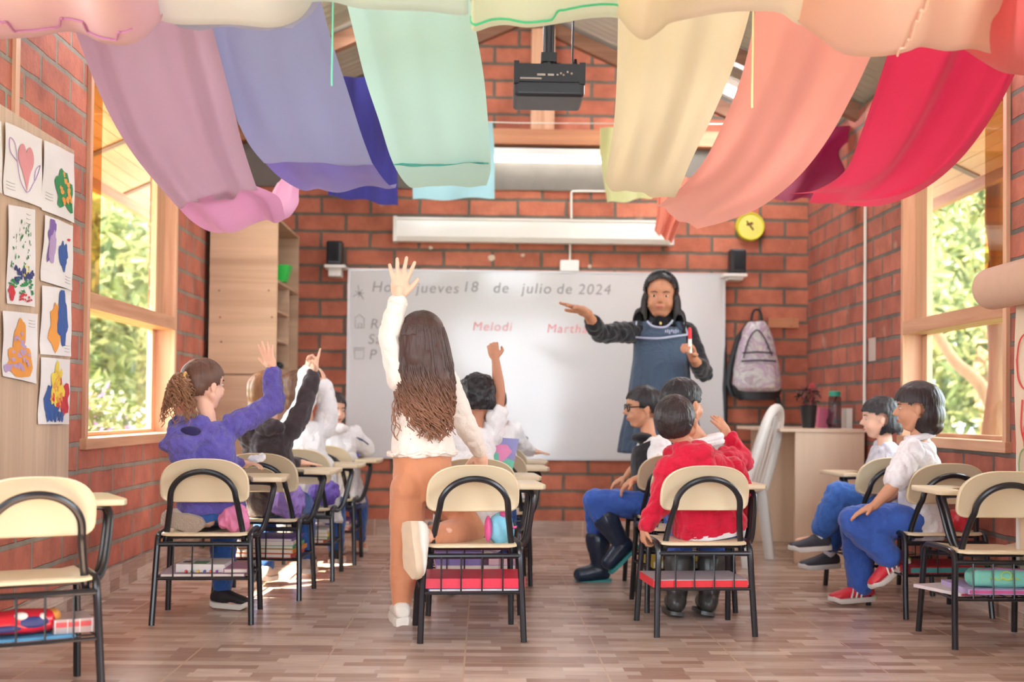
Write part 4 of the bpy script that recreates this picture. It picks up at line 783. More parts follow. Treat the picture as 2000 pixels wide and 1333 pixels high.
# ------------------------------------------------------------------ school chairs
M_CREAM = mat('cream_plastic', (224, 206, 172), .34, noise_amt=.03, nscale=3)
M_FRAME = mat('black_tube', (26, 28, 34), .28, noise_amt=.2, nscale=60, spec=.6)
def make_chair(side=1):
    e = empty('school_chair')
    for s in (-1, 1):
        b = MB(); b.tube(smooth_path([V(s*.19, 0, 0), V(s*.184, .022, .17), V(s*.178, .035, .31), V(s*.178, .06, .345), V(s*.178, .12, .352), V(s*.178, .19, .352)], 5), .0118, 10); b.build('leg', M_FRAME, e)
        b = MB(); b.tube(smooth_path([V(s*.19, .378, 0), V(s*.184, .36, .17), V(s*.178, .345, .31), V(s*.178, .32, .345), V(s*.178, .26, .352), V(s*.178, .19, .352)], 5), .0118, 10); b.build('leg', M_FRAME, e)
    b = MB(); b.tube([V(-.178, .033, .312), V(.178, .033, .312)], .010, 10); b.tube([V(-.178, .345, .312), V(.178, .345, .312)], .010, 10)
    b.tube([V(-.178, .2, .335), V(.178, .2, .335)], .009, 8); b.tube([V(-.178, .1, .335), V(.178, .1, .335)], .009, 8); b.build('cross_bar', M_FRAME, e)
    b = MB(); R = []
    hp = [V(-.152, .062, .318), V(-.143, .05, .38), V(-.130, .018, .46)]+[V(-.125*math.cos(t*PI/10), -.008-.028*math.sin(t*PI/10), .495+.105*math.sin(t*PI/10)) for t in range(11)]+[V(.130, .018, .46), V(.143, .05, .38), V(.152, .062, .318)]
    b.tube(smooth_path(hp, 4), .0118, 10); b.build('back_hoop', M_FRAME, e)
    # backrest
    ol = []
    W, H = .172, .175
    for t in range(0, 25): a = PI*t/24; ol.append((W*(abs(math.cos(a))**.72)*(1 if math.cos(a) > 0 else -1), .06+(H-.06)*math.sin(a)**.8))
    ol += [(-W, .035)]+[(-W+.035-.035*math.cos(a*PI/8), .035-.035*math.sin(a*PI/8)) for a in range(1, 5)]+[(W-.035+.035*math.sin(a*PI/8), .035-.035*math.cos(a*PI/8)) for a in range(0, 4)]+[(W, .035)]
    def BR(k, d):
        out = []
        for x, z in ol:
            xx, zz = x*k, .085+(z-.085)*k; yy = .022-.33*(zz-0)+(-(1.3*xx*xx))*-1*-1
            out.append(V(xx, .034+(-.30*zz)-1.1*xx*xx*-1*.6+d, .475+zz))
        return out
    b = MB(); b.rings([BR(.93, -.0), BR(.965, -.004), BR(1, -.002), BR(1, .008), BR(.96, .012)]); 
    b.build('backrest', M_CREAM, e, smooth=50)
    # seat
    so = [(-.165, .04), (-.168, .1), (-.166, .3), (-.15, .36), (-.12, .378), (.12, .378), (.15, .36), (.166, .3), (.168, .1), (.165, .04), (.14, .022), (-.14, .022)]
    b = MB(); n = 14
    def seatring(k, z):
        return [V(x*k, .2+(y-.2)*k, z-.010*(1-min(1, abs(x*k)/.17))*(1 if k > .3 else 1)-(.014 if y > .35 and k > .9 else 0)) for x, y in so]
    b.rings([seatring(.02, .345), seatring(.9, .343), seatring(1, .346), seatring(1, .354), seatring(.96, .359), seatring(.6, .357), seatring(.02, .355)]); b.build('seat', M_CREAM, e, smooth=50)
    # rack below
    b = MB(); zr = .178
    b.tube([V(-.184, .02, zr), V(.184, .02, zr)], .0055, 8); b.tube([V(-.184, .35, zr), V(.184, .35, zr)], .0055, 8)
    for s in (-1, 1): b.tube([V(s*.184, .02, zr), V(s*.184, .35, zr)], .004, 6)
    for x in (-.115, -.042, .035, .112): b.tube([V(x, .026, .308), V(x, .018, zr), V(x, .35, zr)], .0034, 6)
    for y in (.1, .18, .26): b.tube([V(-.184, y, zr-.003), V(.184, y, zr-.003)], .003, 6)
    b.build('book_rack', M_FRAME, e)
    # writing tablet
    s = side
    if not s: return e
    b = MB()
    for dy in (0, .055): b.tube(smooth_path([V(s*.178, .1+dy, .345), V(s*.2, .12+dy, .342), V(s*.222, .15+dy, .38), V(s*.245, .2+dy, .49), V(s*.248, .225+dy, .528), V(s*.225, .24+dy, .541), V(s*.12, .25+dy, .543)], 5), .0105, 10)
    b.build('tablet_support', M_FRAME, e)
    to = [(.02, .52), (.285, .52), (.3, .49), (.3, .22), (.285, .19), (.17, .19), (.16, .22), (.15, .30), (.1, .35), (.02, .37), (.0, .40), (.0, .5)]
    to = [(s*x, y) for x, y in to]
    if s < 0: to = to[::-1]
    b = MB(); b.slab(to, .546, .566, .005, Matrix.Identity(4)); b.build('writing_tablet', M_CREAM, e, smooth=50)
    return e
def copy_tree(o, parent=None):
    c = o.copy(); C.objects.link(c); c.parent = parent
    for ch in [x for x in bpy.data.objects if x.parent is o]: copy_tree(ch, c)
    return c
ch_r = make_chair(1); ch_l = make_chair(-1); ch_n = make_chair(0); ch_h = make_chair(-.6)
used = {1: False, -1: False, 0: False, -.6: False}
CH = {}
def put_chair(key, x, y, deg, label, side=1):
    src = {1: ch_r, -1: ch_l, 0: ch_n, -.6: ch_h}[side]
    if used[side]: c = copy_tree(src)
    else: c = src; used[side] = True
    c.location = (x, y, 0); c.rotation_euler = (0, 0, math.radians(deg)); tag(c, label, 'chair', 'black-framed school chairs with writing tablets')
    CH[key] = Matrix.Translation(V(x, y, 0))@Matrix.Rotation(math.radians(deg), 4, 'Z'); return c
put_chair('L0', -1.26, 3.488, 28.5, 'empty cream school chair cut off by the left picture edge')
put_chair('L1', -1.095, 4.83, 5, 'cream school chair under the child in the purple jacket')
put_chair('L2', -1.00, 5.46, -2, 'cream school chair under the child in the dark hoodie')
put_chair('L3', -.93, 6.07, 0, 'cream school chair under the child raising both arms in white')
put_chair('L4', -.89, 6.70, 0, 'cream school chair farthest up the left column')
put_chair('M1', -.037, 4.505, 6, 'cream school chair the long-haired girl kneels on')
put_chair('M2', -.035, 5.10, 4, 'cream school chair directly ahead of the kneeling girl\'s chair')
put_chair('M3', .04, 5.95, 3, 'cream school chair in the middle column behind the colourful folder')
put_chair('M4', .07, 6.75, 2, 'cream school chair farthest up the middle column')
put_chair('R1', .846, 4.65, 4.5, 'cream school chair under the boy with the red sweater and bowed head')
put_chair('R2', .883, 5.205, 3, 'cream school chair under the child with the white collar')
put_chair('R3', .90, 5.80, 0, 'cream school chair under the boy with glasses')
put_chair('F1', 1.903, 4.436, 0, 'empty cream school chair nearest the camera at right', -.6)
put_chair('F2', 1.945, 5.10, 6, 'cream school chair under the boy in the white polo shirt', 0)
put_chair('F3', 1.92, 5.72, 5, 'cream school chair under the child in the grey sweater', -.6)
for k_, src in ((1, ch_r), (-1, ch_l), (0, ch_n), (-.6, ch_h)):
    if not used[k_]:
        for c_ in [x for x in bpy.data.objects if x.parent is src]: bpy.data.objects.remove(c_)
        bpy.data.objects.remove(src)
# ------------------------------------------------------------------ things in the racks and on seats
def rb(key, nm, lo, hi, m, label, cat, rot=0, tilt=0, group=None, extra=None):
    b = MB(); cx, cy, cz = [(a+c)/2 for a, c in zip(lo, hi)]; hx, hy, hz = [(c-a)/2 for a, c in zip(lo, hi)]
    b.box((-hx, -hy, -hz), (hx, hy, hz))
    if extra: extra(b, hx, hy, hz)
    o = b.build(nm, m if isinstance(m, list) else [m], smooth=0); o.matrix_world = CH[key]@Matrix.Translation(V(cx, cy, cz))@Matrix.Rotation(rot, 4, 'Z')@Matrix.Rotation(tilt, 4, 'Y')
    tag(o, label, cat, group); return o
def cm(n, c, r=.5): return mat('item_'+n, c, r, noise_amt=.08, nscale=25)
M_PAGE = cm('page', (226, 216, 204))
def bk(b, hx, hy, hz):   # visible page block along the edge
    b.box((-hx+.004, -hy-.0005, -hz*.7), (hx-.004, -hy+.003, hz*.7), 1)
def pouch(key, nm, c, r, m, label, cat, rot=0, disp=(.008, 16), extra=None):
    b = MB(); b.loft([(V(-r[0], 0, 0), (0, 1, 0), (0, 0, 1), r[1]*.45, r[2]*.5), (V(-r[0]*.8, 0, 0), (0, 1, 0), (0, 0, 1), r[1]*.9, r[2]*.9), (V(0, 0, 0), (0, 1, 0), (0, 0, 1), r[1], r[2]), (V(r[0]*.8, 0, 0), (0, 1, 0), (0, 0, 1), r[1]*.9, r[2]*.9), (V(r[0], 0, 0), (0, 1, 0), (0, 0, 1), r[1]*.45, r[2]*.5)], 18, p=2.6)
    o = blob(nm, b, .006, m, None, 3, disp); o.matrix_world = CH[key]@Matrix.Translation(Vector(c))@Matrix.Rotation(rot, 4, 'Z'); tag(o, label, cat)
    if extra: extra(o, r)
    return o
def zipx(col):
    def f(o, r): b = MB(); b.tube(smooth_path([V(-r[0]*.85, -r[1]*.5, r[2]*.72), V(0, -r[1]*.55, r[2]*.92), V(r[0]*.85, -r[1]*.5, r[2]*.72)], 5), .0035, 6); b.build('zip', mat('zip_%d_%d_%d' % col, col, .5), o)
    return f
Z = .184
# L0
rb('L0', 'blue_folder', (-.17, .03, Z), (.12, .33, Z+.008), cm('bluefolder', (70, 150, 196)), 'flat blue folder lying in the rack of the empty left chair', 'folder')
def redx(o, r):
    b = MB(); b.ell((.02, -r[1]*.8, .0), (.05, .012, .018)); b.ell((-.05, -r[1]*.85, -.012), (.045, .01, .01)); b.build('navy_patch', cm('navy', (50, 60, 120)), o)
    b = MB(); b.ell((-.01, -r[1]*.75, .02), (.02, .014, .012)); b.ell((.05, -r[1]*.7, .012), (.012, .014, .012)); b.build('white_patch', cm('wht', (232, 226, 222)), o)
    b = MB(); b.ell((.09, -.005, .01), (.022, .03, .02)); b.build('orange_tip', cm('orangetip', (216, 150, 70)), o)
pouch('L0', 'pencil_case', (-.02, .1, Z+.046), (.1, .05, .036), mat('glossred', (206, 40, 58), .2), 'shiny red and navy pencil case in the empty left chair\'s rack', 'pencil case', .15, (.004, 14), redx)
M_CLEAR = mat('clear_box', (190, 176, 176), .15, noise_amt=.1)
o = rb('L0', 'craft_box', (.065, .06, Z+.008), (.175, .2, Z+.048), M_CLEAR, 'clear sectioned box with red insert beside the shiny pencil case', 'box')
b = MB(); b.box((-.05, -.0715, -.002), (.05, -.0705, .012)); b.build('red_insert', cm('redins', (206, 80, 86)), o, smooth=0)
for k in range(4): b = MB(); b.box((-.053+k*.034, -.0725, -.02), (-.05+k*.034, -.0705, .02)); b.build('divider', mat('div_grey', (214, 206, 206), .3), o, smooth=0)
# L1
rb('L1', 'magazine', (-.165, .03, Z), (.16, .3, Z+.012), [cm('mag', (150, 120, 140)), M_PAGE], 'purple-grey magazine at the bottom of the jacket child\'s rack', 'magazine', 0, 0, None, bk)
rb('L1', 'notebook', (.07, .04, Z+.013), (.165, .28, Z+.03), [cm('nb_mauve', (170, 120, 150)), M_PAGE], 'small mauve notebook beside the white boxed set', 'notebook', .05, 0, None, bk)
o = rb('L1', 'boxed_pen_set', (-.105, .06, Z+.013), (.085, .27, Z+.045), cm('whitebox', (226, 220, 218)), 'white boxed pen set lying in the jacket child\'s rack', 'box', -.06)
b = MB(); b.box((-.035, -.09, .0162), (.02, .0, .017)); b.build('label_panel', cm('greenlab', (96, 150, 120)), o, smooth=0)
b = MB(); b.box((-.08, -.05, .0162), (-.05, -.0, .017)); b.build('handle_slot', M_BLACK, o, smooth=0)
PENC = [(220, 60, 60), (60, 150, 90), (232, 196, 60), (70, 90, 180), (230, 120, 50), (120, 70, 150)]
def pens(key, x0, x1, y, z, n, lab):
    for k in range(n):
        b = MB(); col = PENC[k % 6]; b.tube([V(0, 0, 0), V(0, .1, 0)], .0055, 8); b.tube([V(0, -.012, 0), V(0, .0, 0)], [.004, .0056], 8)
        o = b.build('marker_pen', mat('pen_%d' % (k % 6), col, .35)); o.matrix_world = CH[key]@Matrix.Translation(V(x0+(x1-x0)*k/(n-1), y, z)); tag(o, lab % ('red', 'green', 'yellow', 'blue', 'orange', 'purple')[k % 6], 'pen', 'felt pens in the racks of the left column')
pens('L1', -.07, .05, .045, Z+.019, 6, '%s felt pen in front of the white boxed set')
# pink cloth bag on L1 seat, purple bags on L3/L4
def bag(key, nm, c, r, m, label, cat='bag', rot=0, amp=.016):
    b = MB(); b.ell((0, 0, 0), r); b.ell((r[0]*.3, 0, r[2]*.5), (r[0]*.6, r[1]*.8, r[2]*.6)); b.ell((-r[0]*.4, 0, -r[2]*.2), (r[0]*.7, r[1]*.9, r[2]*.6))
    o = blob(nm, b, .006, m, None, 2, (amp, 24, (1, 1, .6), 3)); o.matrix_world = CH[key]@Matrix.Translation(Vector(c))@Matrix.Rotation(rot, 4, 'Z'); tag(o, label, cat); return o
bag('L1', 'pink_jacket', (.115, .10, .405), (.062, .05, .055), cm('pinkcloth', (226, 134, 176)), 'crumpled pink cloth stuffed on the seat beside the purple jacket', 'cloth')
bag('L2', 'lilac_bag', (.12, .12, .42), (.075, .06, .07), cm('lilaccloth', (150, 120, 196)), 'crumpled lilac bag on the seat behind the dark hoodie', 'bag')
bag('L3', 'purple_bag', (.13, .12, .425), (.08, .06, .06), cm('purplecloth', (112, 88, 184)), 'blue-purple bag on the seat of the third left chair', 'bag')
bag('M1', 'pencil_pouch', (.115, .12, .405), (.052, .05, .062), cm('skypouch', (130, 200, 226)), 'sky blue pouch with pink trim on the kneeling girl\'s chair', 'pouch', 0, .006)
o = bpy.data.objects['pencil_pouch']
for c_, r_ in (((-.05, -.012, .0), (.014, .044, .05)), ((.01, -.02, .058), (.018, .02, .016)), ((.042, -.035, .008), (.014, .012, .006))): b = MB(); b.ell(c_, r_); b.build('pink_trim', cm('pinktrim', (226, 96, 156)), o)
for key, cols in (('L2', ((214, 70, 70), (230, 150, 70), (90, 170, 120), (236, 226, 214), (120, 90, 170))), ('L3', ((230, 110, 60), (70, 160, 110), (232, 200, 80), (226, 220, 214))), ('L4', ((206, 70, 60), (226, 190, 170), (120, 80, 140)))):
    z = Z; 
    for k, col in enumerate(cols):
        h = random.uniform(.010, .02); nm_ = {'L2': 'second', 'L3': 'third', 'L4': 'farthest'}[key]
        rb(key, 'notebook', (-.16+.02*k*random.random(), .03+.01*random.random(), z), (.165-.02*random.random(), .30, z+h), [cm('nb%s%d' % (key, k), col), M_PAGE], '%s notebook in the %s left chair\'s rack, %s of the stack' % ({0: 'red', 1: 'orange', 2: 'green', 3: 'white', 4: 'purple'}[k] if key == 'L2' else ({0: 'orange', 1: 'green', 2: 'yellow', 3: 'white'}[k] if key == 'L3' else {0: 'red', 1: 'pale pink', 2: 'purple'}[k]), nm_, ('lowest', 'second', 'third', 'fourth', 'fifth')[k]), 'notebook', random.uniform(-.06, .06), 0, 'notebooks in the left column racks', bk); z += h+.001
o = rb('M1', 'blue_folder', (-.16, .03, Z), (.175, .3, Z+.008), [cm('bluefold2', (80, 130, 200)), M_PAGE], 'thin blue folder under the red one, kneeling girl\'s rack', 'folder', 0, 0, None, bk)
rb('M1', 'red_folder', (-.17, .028, Z+.01), (.2, .3, Z+.046), [cm('redfold', (226, 30, 66), .3)], 'bright red folder filling the kneeling girl\'s chair rack', 'folder', -.03)
o = rb('M2', 'lilac_folder', (-.16, .03, Z), (.2, .32, Z+.02), [cm('lilacfold', (196, 170, 206)), M_PAGE], 'pale lilac folder in the rack ahead of the red folder', 'folder', 0, 0, None, bk)
rb('M2', 'purple_box', (-.16, .03, Z+.021), (.03, .26, Z+.075), [cm('purpbox', (134, 116, 176))], 'muted purple box on the pale lilac folder', 'box')
rb('M2', 'pink_sharpener_case', (.06, .03, Z+.021), (.15, .12, Z+.06), [cm('pinkbox', (226, 190, 200))], 'small pale pink case on the pale lilac folder', 'case')
def flap(b, hx, hy, hz): b.box((-hx+.002, -hy-.001, hz-.004), (hx-.002, hy, hz+.0005), 1)
rb('R1', 'red_box_file', (-.2, .026, Z), (.168, .28, Z+.03), [cm('redbox', (226, 46, 56)), cm('greytop', (176, 160, 164))], 'red box file with grey printed lid in the front right rack', 'box', 0, 0, None, flap)
rb('R2', 'yellow_book', (-.16, .03, Z), (.16, .3, Z+.03), [cm('ylw', (206, 180, 70)), M_PAGE], 'yellow-edged book in the rack ahead of the red box file', 'book', 0, 0, None, bk)
rb('F1', 'white_paper_folder', (-.2, .08, Z), (.0, .34, Z+.012), [cm('whpap', (226, 214, 216)), cm('redpg', (196, 70, 96))], 'white and red folder sticking out under the mint pencil case', 'folder', .35, 0, None, bk)
rb('F1', 'lilac_notebook', (-.13, .03, Z+.012), (.17, .3, Z+.03), [cm('lilnb', (196, 176, 220)), cm('pinkpg', (206, 96, 150))], 'lilac notebook directly below the mint pencil case', 'notebook', 0, 0, None, bk)
def mintx(o, r):
    zipx((190, 110, 160))(o, r); b = MB(); b.tube(smooth_path([V(-.05+.012*k, -r[1]*.99-.002, .004*math.sin(k*1.9)) for k in range(10)], 4), .0026, 6); b.tube([V(.01+.02*math.cos(t*.7), -r[1]*.97-.003, .012+.016*math.sin(t*.7)) for t in range(10)], .0022, 6); b.build('print', mat('print_lime', (200, 226, 120), .5), o)
pouch('F1', 'pencil_case', (.01, .1, Z+.066), (.12, .045, .038), cm('mintcase', (134, 212, 192)), 'mint green pencil case in the nearest right chair\'s rack', 'pencil case', 0, (.004, 14), mintx)
rb('F2', 'red_notebook', (-.16, .03, Z), (.17, .3, Z+.03), [cm('rednb', (176, 34, 50)), cm('tealpg', (70, 150, 150))], 'dark red notebook in the polo boy\'s chair rack', 'notebook', 0, 0, None, bk)
bag('F2', 'red_pouch', (.1, .1, .405), (.075, .05, .05), cm('redpouch', (190, 44, 56), .3), 'shiny red pouch squeezed behind the polo boy on his seat', 'pouch', .2, .01)
# folder standing on M2's tablet
e = empty('picture_folder', CH['M2']@V(.12, .4, .567)); tag(e, 'pastel folder with pink flower print standing on a writing tablet', 'folder')
o0 = e.location
def fp(px, py, Y=5.52): return P(px, py, Y)-o0
zz = -o0.z+.5665
c4 = [fp(952, 905), fp(1000, 907), fp(1014, 840), fp(960, 836)]; dz_ = min(c.z for c in c4)
c4 = [c-V(0, 0, dz_-.001) for c in c4]
b = MB(); b.rings([[c+V(0, d, 0) for c in c4] for d in (0, .006)]); b.build('cover', cm('per', (150, 150, 206)), e, smooth=0)
def fpz(u, v): t = c4[3].lerp(c4[2], u); q = c4[0].lerp(c4[1], u); return q.lerp(t, v)+V(0, -.0012, 0)
for nm_, pts, m_ in (('mint_panel', [(.0, .0), (1, 0), (1, .35), (.7, .42), (.5, .3), (.45, .55), (0, .6)], cm('mintp', (110, 200, 176))), ('pink_flower', [(.1, .6), (.25, .8), (.6, .82), (.85, .62), (.6, .35), (.4, .32), (.35, .55)], cm('pinkf', (232, 140, 190)))):
    b = MB(); q = [fpz(u, v)+V(0, -.001 if nm_[0] == 'p' else 0, 0) for u, v in pts]; c_ = sum(q, V(0, 0, 0))/len(q); b.v = [c_]+q; b.f = [(0, 1+i, 1+(i+1) % len(q)) for i in range(len(q))]; b.m = [0]*len(q); b.build(nm_, m_, e, smooth=0)
# colourful case on L4's tablet and small tissue
q = CH['L4']@V(.1, .34, .567); b = MB(); b.ell((0, 0, .03), (.055, .04, .032)); b.ell((.03, 0, .02), (.05, .035, .022)); o = blob('pencil_case', b, .006, mat('galaxy', (90, 90, 190), .4, noise_amt=.8, nscale=30), None, 2, (.006, 14)); o.location = q; tag(o, 'blue and purple patterned pencil case on the farthest left tablet', 'pencil case')
b = MB(); b.ell((0, 0, .01), (.045, .02, .014), mi=0); o = b.build('case_trim', mat('trim_orange', (236, 110, 80), .5), bpy.data.objects[o.name]); o.location = (.01, -.03, 0)
# ------------------------------------------------------------------ people
def skinmat(n, c):
    m = mat('skin_'+n, c, .5, noise_amt=.05, nscale=12, spec=.35); m.node_tree.nodes['Principled BSDF'].inputs['Subsurface Weight'].default_value = .08; m.node_tree.nodes['Principled BSDF'].inputs['Subsurface Radius'].default_value = (.02, .008, .005); return m
SK_L = skinmat('light', (232, 184, 158)); SK_M = skinmat('mid', (206, 150, 118)); SK_T = skinmat('tan', (190, 132, 104))
def hairmat(n, c, c2=None):
    m = bpy.data.materials.new('hair_'+n); m.use_nodes = True; nt = m.node_tree; b = nt.nodes['Principled BSDF']; L = nt.links.new
    tc = nt.nodes.new('ShaderNodeTexCoord'); mp = nt.nodes.new('ShaderNodeMapping'); mp.inputs['Scale'].default_value = (60, 60, 7); L(tc.outputs['Object'], mp.inputs[0])
    nz = nt.nodes.new('ShaderNodeTexNoise'); nz.inputs['Scale'].default_value = 1.5; nz.inputs['Detail'].default_value = 3; L(mp.outputs[0], nz.inputs['Vector'])
    mx = nt.nodes.new('ShaderNodeMix'); mx.data_type = 'RGBA'; c = srgb(c); mx.inputs[6].default_value = tuple(v*.65 for v in c[:3])+(1,); mx.inputs[7].default_value = tuple(v*1.5 for v in c[:3])+(1,); L(nz.outputs[0], mx.inputs[0])
    if c2:
        sp = nt.nodes.new('ShaderNodeSeparateXYZ'); L(tc.outputs['Object'], sp.inputs[0]); mr = nt.nodes.new('ShaderNodeMapRange'); mr.inputs[1].default_value = c2[1]; mr.inputs[2].default_value = c2[2]; L(sp.outputs[2], mr.inputs[0])
        m2 = nt.nodes.new('ShaderNodeMix'); m2.data_type = 'RGBA'; m2.inputs[6].default_value = srgb(c2[0]); L(mx.outputs[2], m2.inputs[7]); L(mr.outputs[0], m2.inputs[0]); L(m2.outputs[2], b.inputs['Base Color'])
    else: L(mx.outputs[2], b.inputs['Base Color'])
    b.inputs['Roughness'].default_value = .42; b.inputs['Specular IOR Level'].default_value = .4
    bp = nt.nodes.new('ShaderNodeBump'); bp.inputs['Strength'].default_value = .5; bp.inputs['Distance'].default_value = .01; L(nz.outputs[0], bp.inputs['Height']); L(bp.outputs[0], b.inputs['Normal']); return m
H_BLK = hairmat('black', (34, 30, 34)); H_DK = hairmat('dark', (44, 34, 34)); H_BR = hairmat('brown', (92, 62, 48)); H_CH = hairmat('chestnut', (140, 98, 66))
def fab(n, c, bump=.25, rough=.85, wr=.55):
    if 'fabric_'+n in MATS: return MATS['fabric_'+n]
    return wrinkle(mat('fabric_'+n, c, rough, noise_amt=.05, nscale=14, bump=bump, bscale=260, spec=.2, sheen=.25), 15, wr)
M_LIP = mat('lip', (186, 104, 96), .5); M_EYE = mat('eye_white', (226, 220, 214), .3); M_IRIS = mat('iris', (36, 24, 20), .2); M_BROW = mat('brow', (84, 60, 50), .8)
def frame(f, u=None):   # head frame: side, fwd, up
    f = Vector(f).normalized(); u = Vector(u or (0, 0, 1)); s = f.cross(u).normalized(); u = s.cross(f).normalized()
    M = Matrix((s, f, u)).transposed(); return M
def head_prims(b, c, M, s):
    E_ = lambda p, r, R=None: b.ell(c+M@(V(*p)*s), tuple(q*s for q in r), M@R if R else M, nu=20, nv=14)
    E_((0, -.06, .10), (.355, .44, .40)); E_((0, .07, -.12), (.30, .31, .37)); E_((0, .18, -.38), (.14, .13, .10)); E_((0, .22, .14), (.25, .17, .16))
    for q in (-1, 1):
        E_((q*.15, .22, -.16), (.13, .13, .15)); b.cap(c+M@(V(q*.27, -.02, -.2)*s), c+M@(V(q*.1, .16, -.42)*s), .09*s, .08*s)
        E_((q*.365, -.03, -.05), (.035, .075, .115)); E_((q*.38, -.05, -.01), (.03, .05, .06))
    b.cap(c+M@(V(0, .37, .02)*s), c+M@(V(0, .455, -.115)*s), .028*s, .042*s); E_((0, .40, -.13), (.075, .05, .035))
    E_((0, .355, -.245), (.1, .045, .028)); E_((0, .345, -.29), (.09, .045, .03))
def face_parts(root, c, M, s, brow=M_BROW, lips=True):
    W = lambda p: c+M@(V(*p)*s)
    for q in (-1, 1):
        b = MB(); b.ell(W((q*.14, .325, -.005)), (.046*s, .030*s, .021*s), M); b.build('eye', M_EYE, root)
        b = MB(); b.ell(W((q*.14, .343, -.009)), (.027*s, .014*s, .024*s), M); b.build('iris', M_IRIS, root)
        b = MB(); b.tube([W((q*.06, .375, .075)), W((q*.14, .37, .095)), W((q*.23, .31, .075))], [.010*s, .014*s, .006*s], 6); b.build('eyebrow', brow, root)
    b = MB(); b.tube([W((-.1, .365, -.262)), W((-.04, .397, -.25)), W((.04, .397, -.25)), W((.1, .365, -.262))], [.004*s, .013*s, .013*s, .004*s], 6); b.tube([W((-.09, .365, -.268)), W((0, .392, -.285)), W((.09, .365, -.268))], [.004*s, .016*s, .004*s], 6); b.build('lips', M_LIP, root)
def hand_prims(b, wr, d, n, L, curl=(.1, .1, .1, .15), spread=.12, thumb=1, tcurl=0., idx=None, tout=.75):
    """wr wrist, d pointing dir, n palm normal, L hand length; thumb side = sign of d x n"""
    d = Vector(d).normalized(); n = Vector(n); n = (n-d*n.dot(d)).normalized(); t = d.cross(n)*thumb; wr = Vector(wr)
    pl = L*.5; pw = L*.42; th = L*.13
    M = Matrix((t, n, d)).transposed()
    b.ell(wr+d*pl*.55, (pw*.52, th*.85, pl*.62), M); b.ell(wr+d*pl*.85, (pw*.5, th*.62, pl*.26), M); b.cap(wr-d*L*.08, wr+d*pl*.4, L*.135, L*.16)
    ln = (.46, .51, .475, .37); r = L*.056
    for k in range(4):
        off = (1.5-k)/1.5; base = wr+d*(pl*.93-abs(off-.1)*L*.03)+t*off*pw*.37; cu = curl[k]; ll = L*ln[k]; dd = (d+t*off*spread).normalized(); p = base-dd*L*.05
        for j, fr in enumerate((.44, .31, .25)):
            a = cu*(.8 if j == 0 else 1.1)*(j+1)*.62; a = min(a, 2.9); q = dd*math.cos(a)+n*math.sin(a); e = p+q*ll*(fr+(.08 if j == 0 else 0)); b.cap(p, e, r*(1.05-.09*j), r*(1-.1*j), 10); p = e
    tb = wr+d*pl*.28+t*pw*.34; td = (d*(1-tout*.55)+t*tout+n*.25*(1+tcurl)).normalized(); e = tb+td*L*.23; b.cap(tb, e, L*.085, L*.066, 10)
    td2 = (td+d*.35-t*tcurl*.9+n*tcurl*.7).normalized(); b.cap(e, e+td2*L*.2, L*.064, L*.052, 10)
def seg(b, pts, rs):
    for i in range(len(pts)-1): b.cap(pts[i], pts[i+1], rs[i], rs[i+1])
def torso_secs(J, k, g=0., w=1., to='neck'):
    sh = (J['shR']-J['shL']); sv = sh.normalized(); hp = (J['hipR']-J['hipL']).normalized(); up = (J['neck']-J['pel']).normalized(); up = (up-0*sv)
    secs = []; W = sh.length/2
    def sec(t, rx, ry, off=0):
        c = J['pel'].lerp(J['chest'], t) if t <= 1 else J['chest'].lerp(J['neck'], t-1); s = hp.lerp(sv, min(1, t)).normalized(); a = (J['chest']-J['pel']).normalized() if t <= 1 else (J['neck']-J['chest']).normalized(); s = (s-a*s.dot(a)).normalized(); f = a.cross(s)
        secs.append((c+f*off, s, f, rx*w+g, ry*w+g))
    return sec, secs, W
def torso(b, J, k, g=0., hipw=.115, waist=.095, dep=.078, w=1.):
    sec, secs, W = torso_secs(J, k, g, w)
    for t, rx, ry in ((-.18, hipw*.75, dep*.8), (0, hipw, dep*1.02), (.3, (hipw+waist)/2, dep*.97), (.55, waist, dep*.92), (.9, W/k*.84, dep*1.02), (1.15, W/k*.9, dep*.98), (1.55, W/k*.72, dep*.74), (1.85, W/k*.4, dep*.5)): sec(t, rx*k, ry*k)
    b.loft(secs, 24, p=2.35)
def lp(a, c, t): return Vector(a).lerp(Vector(c), t)
def limb_skin(b, J, k, kh=None):
    for s in 'LR':
        if 'el'+s in J: seg(b, [J['sh'+s], lp(J['sh'+s], J['el'+s], .5), J['el'+s], lp(J['el'+s], J['wr'+s], .35), J['wr'+s]], [.034*k, .031*k, .0255*k, .0265*k, .0175*k])
        if 'kn'+s in J: seg(b, [J['hip'+s], lp(J['hip'+s], J['kn'+s], .4), J['kn'+s], lp(J['kn'+s], J['an'+s], .35), J['an'+s]], [.056*k, .054*k, .040*k, .041*k, .026*k])
def crease(me, amp, freq, seed=0.):
    me.update(); n = [v.normal.copy() for v in me.vertices]
    for v, nn in zip(me.vertices, n):
        q = v.co*freq; d = abs(noise.noise(V(q.x*1.2+q.z*.5, q.y*1.2, q.z*.9-q.x*.4+seed))); v.co = v.co+nn*(amp*(d-.2))
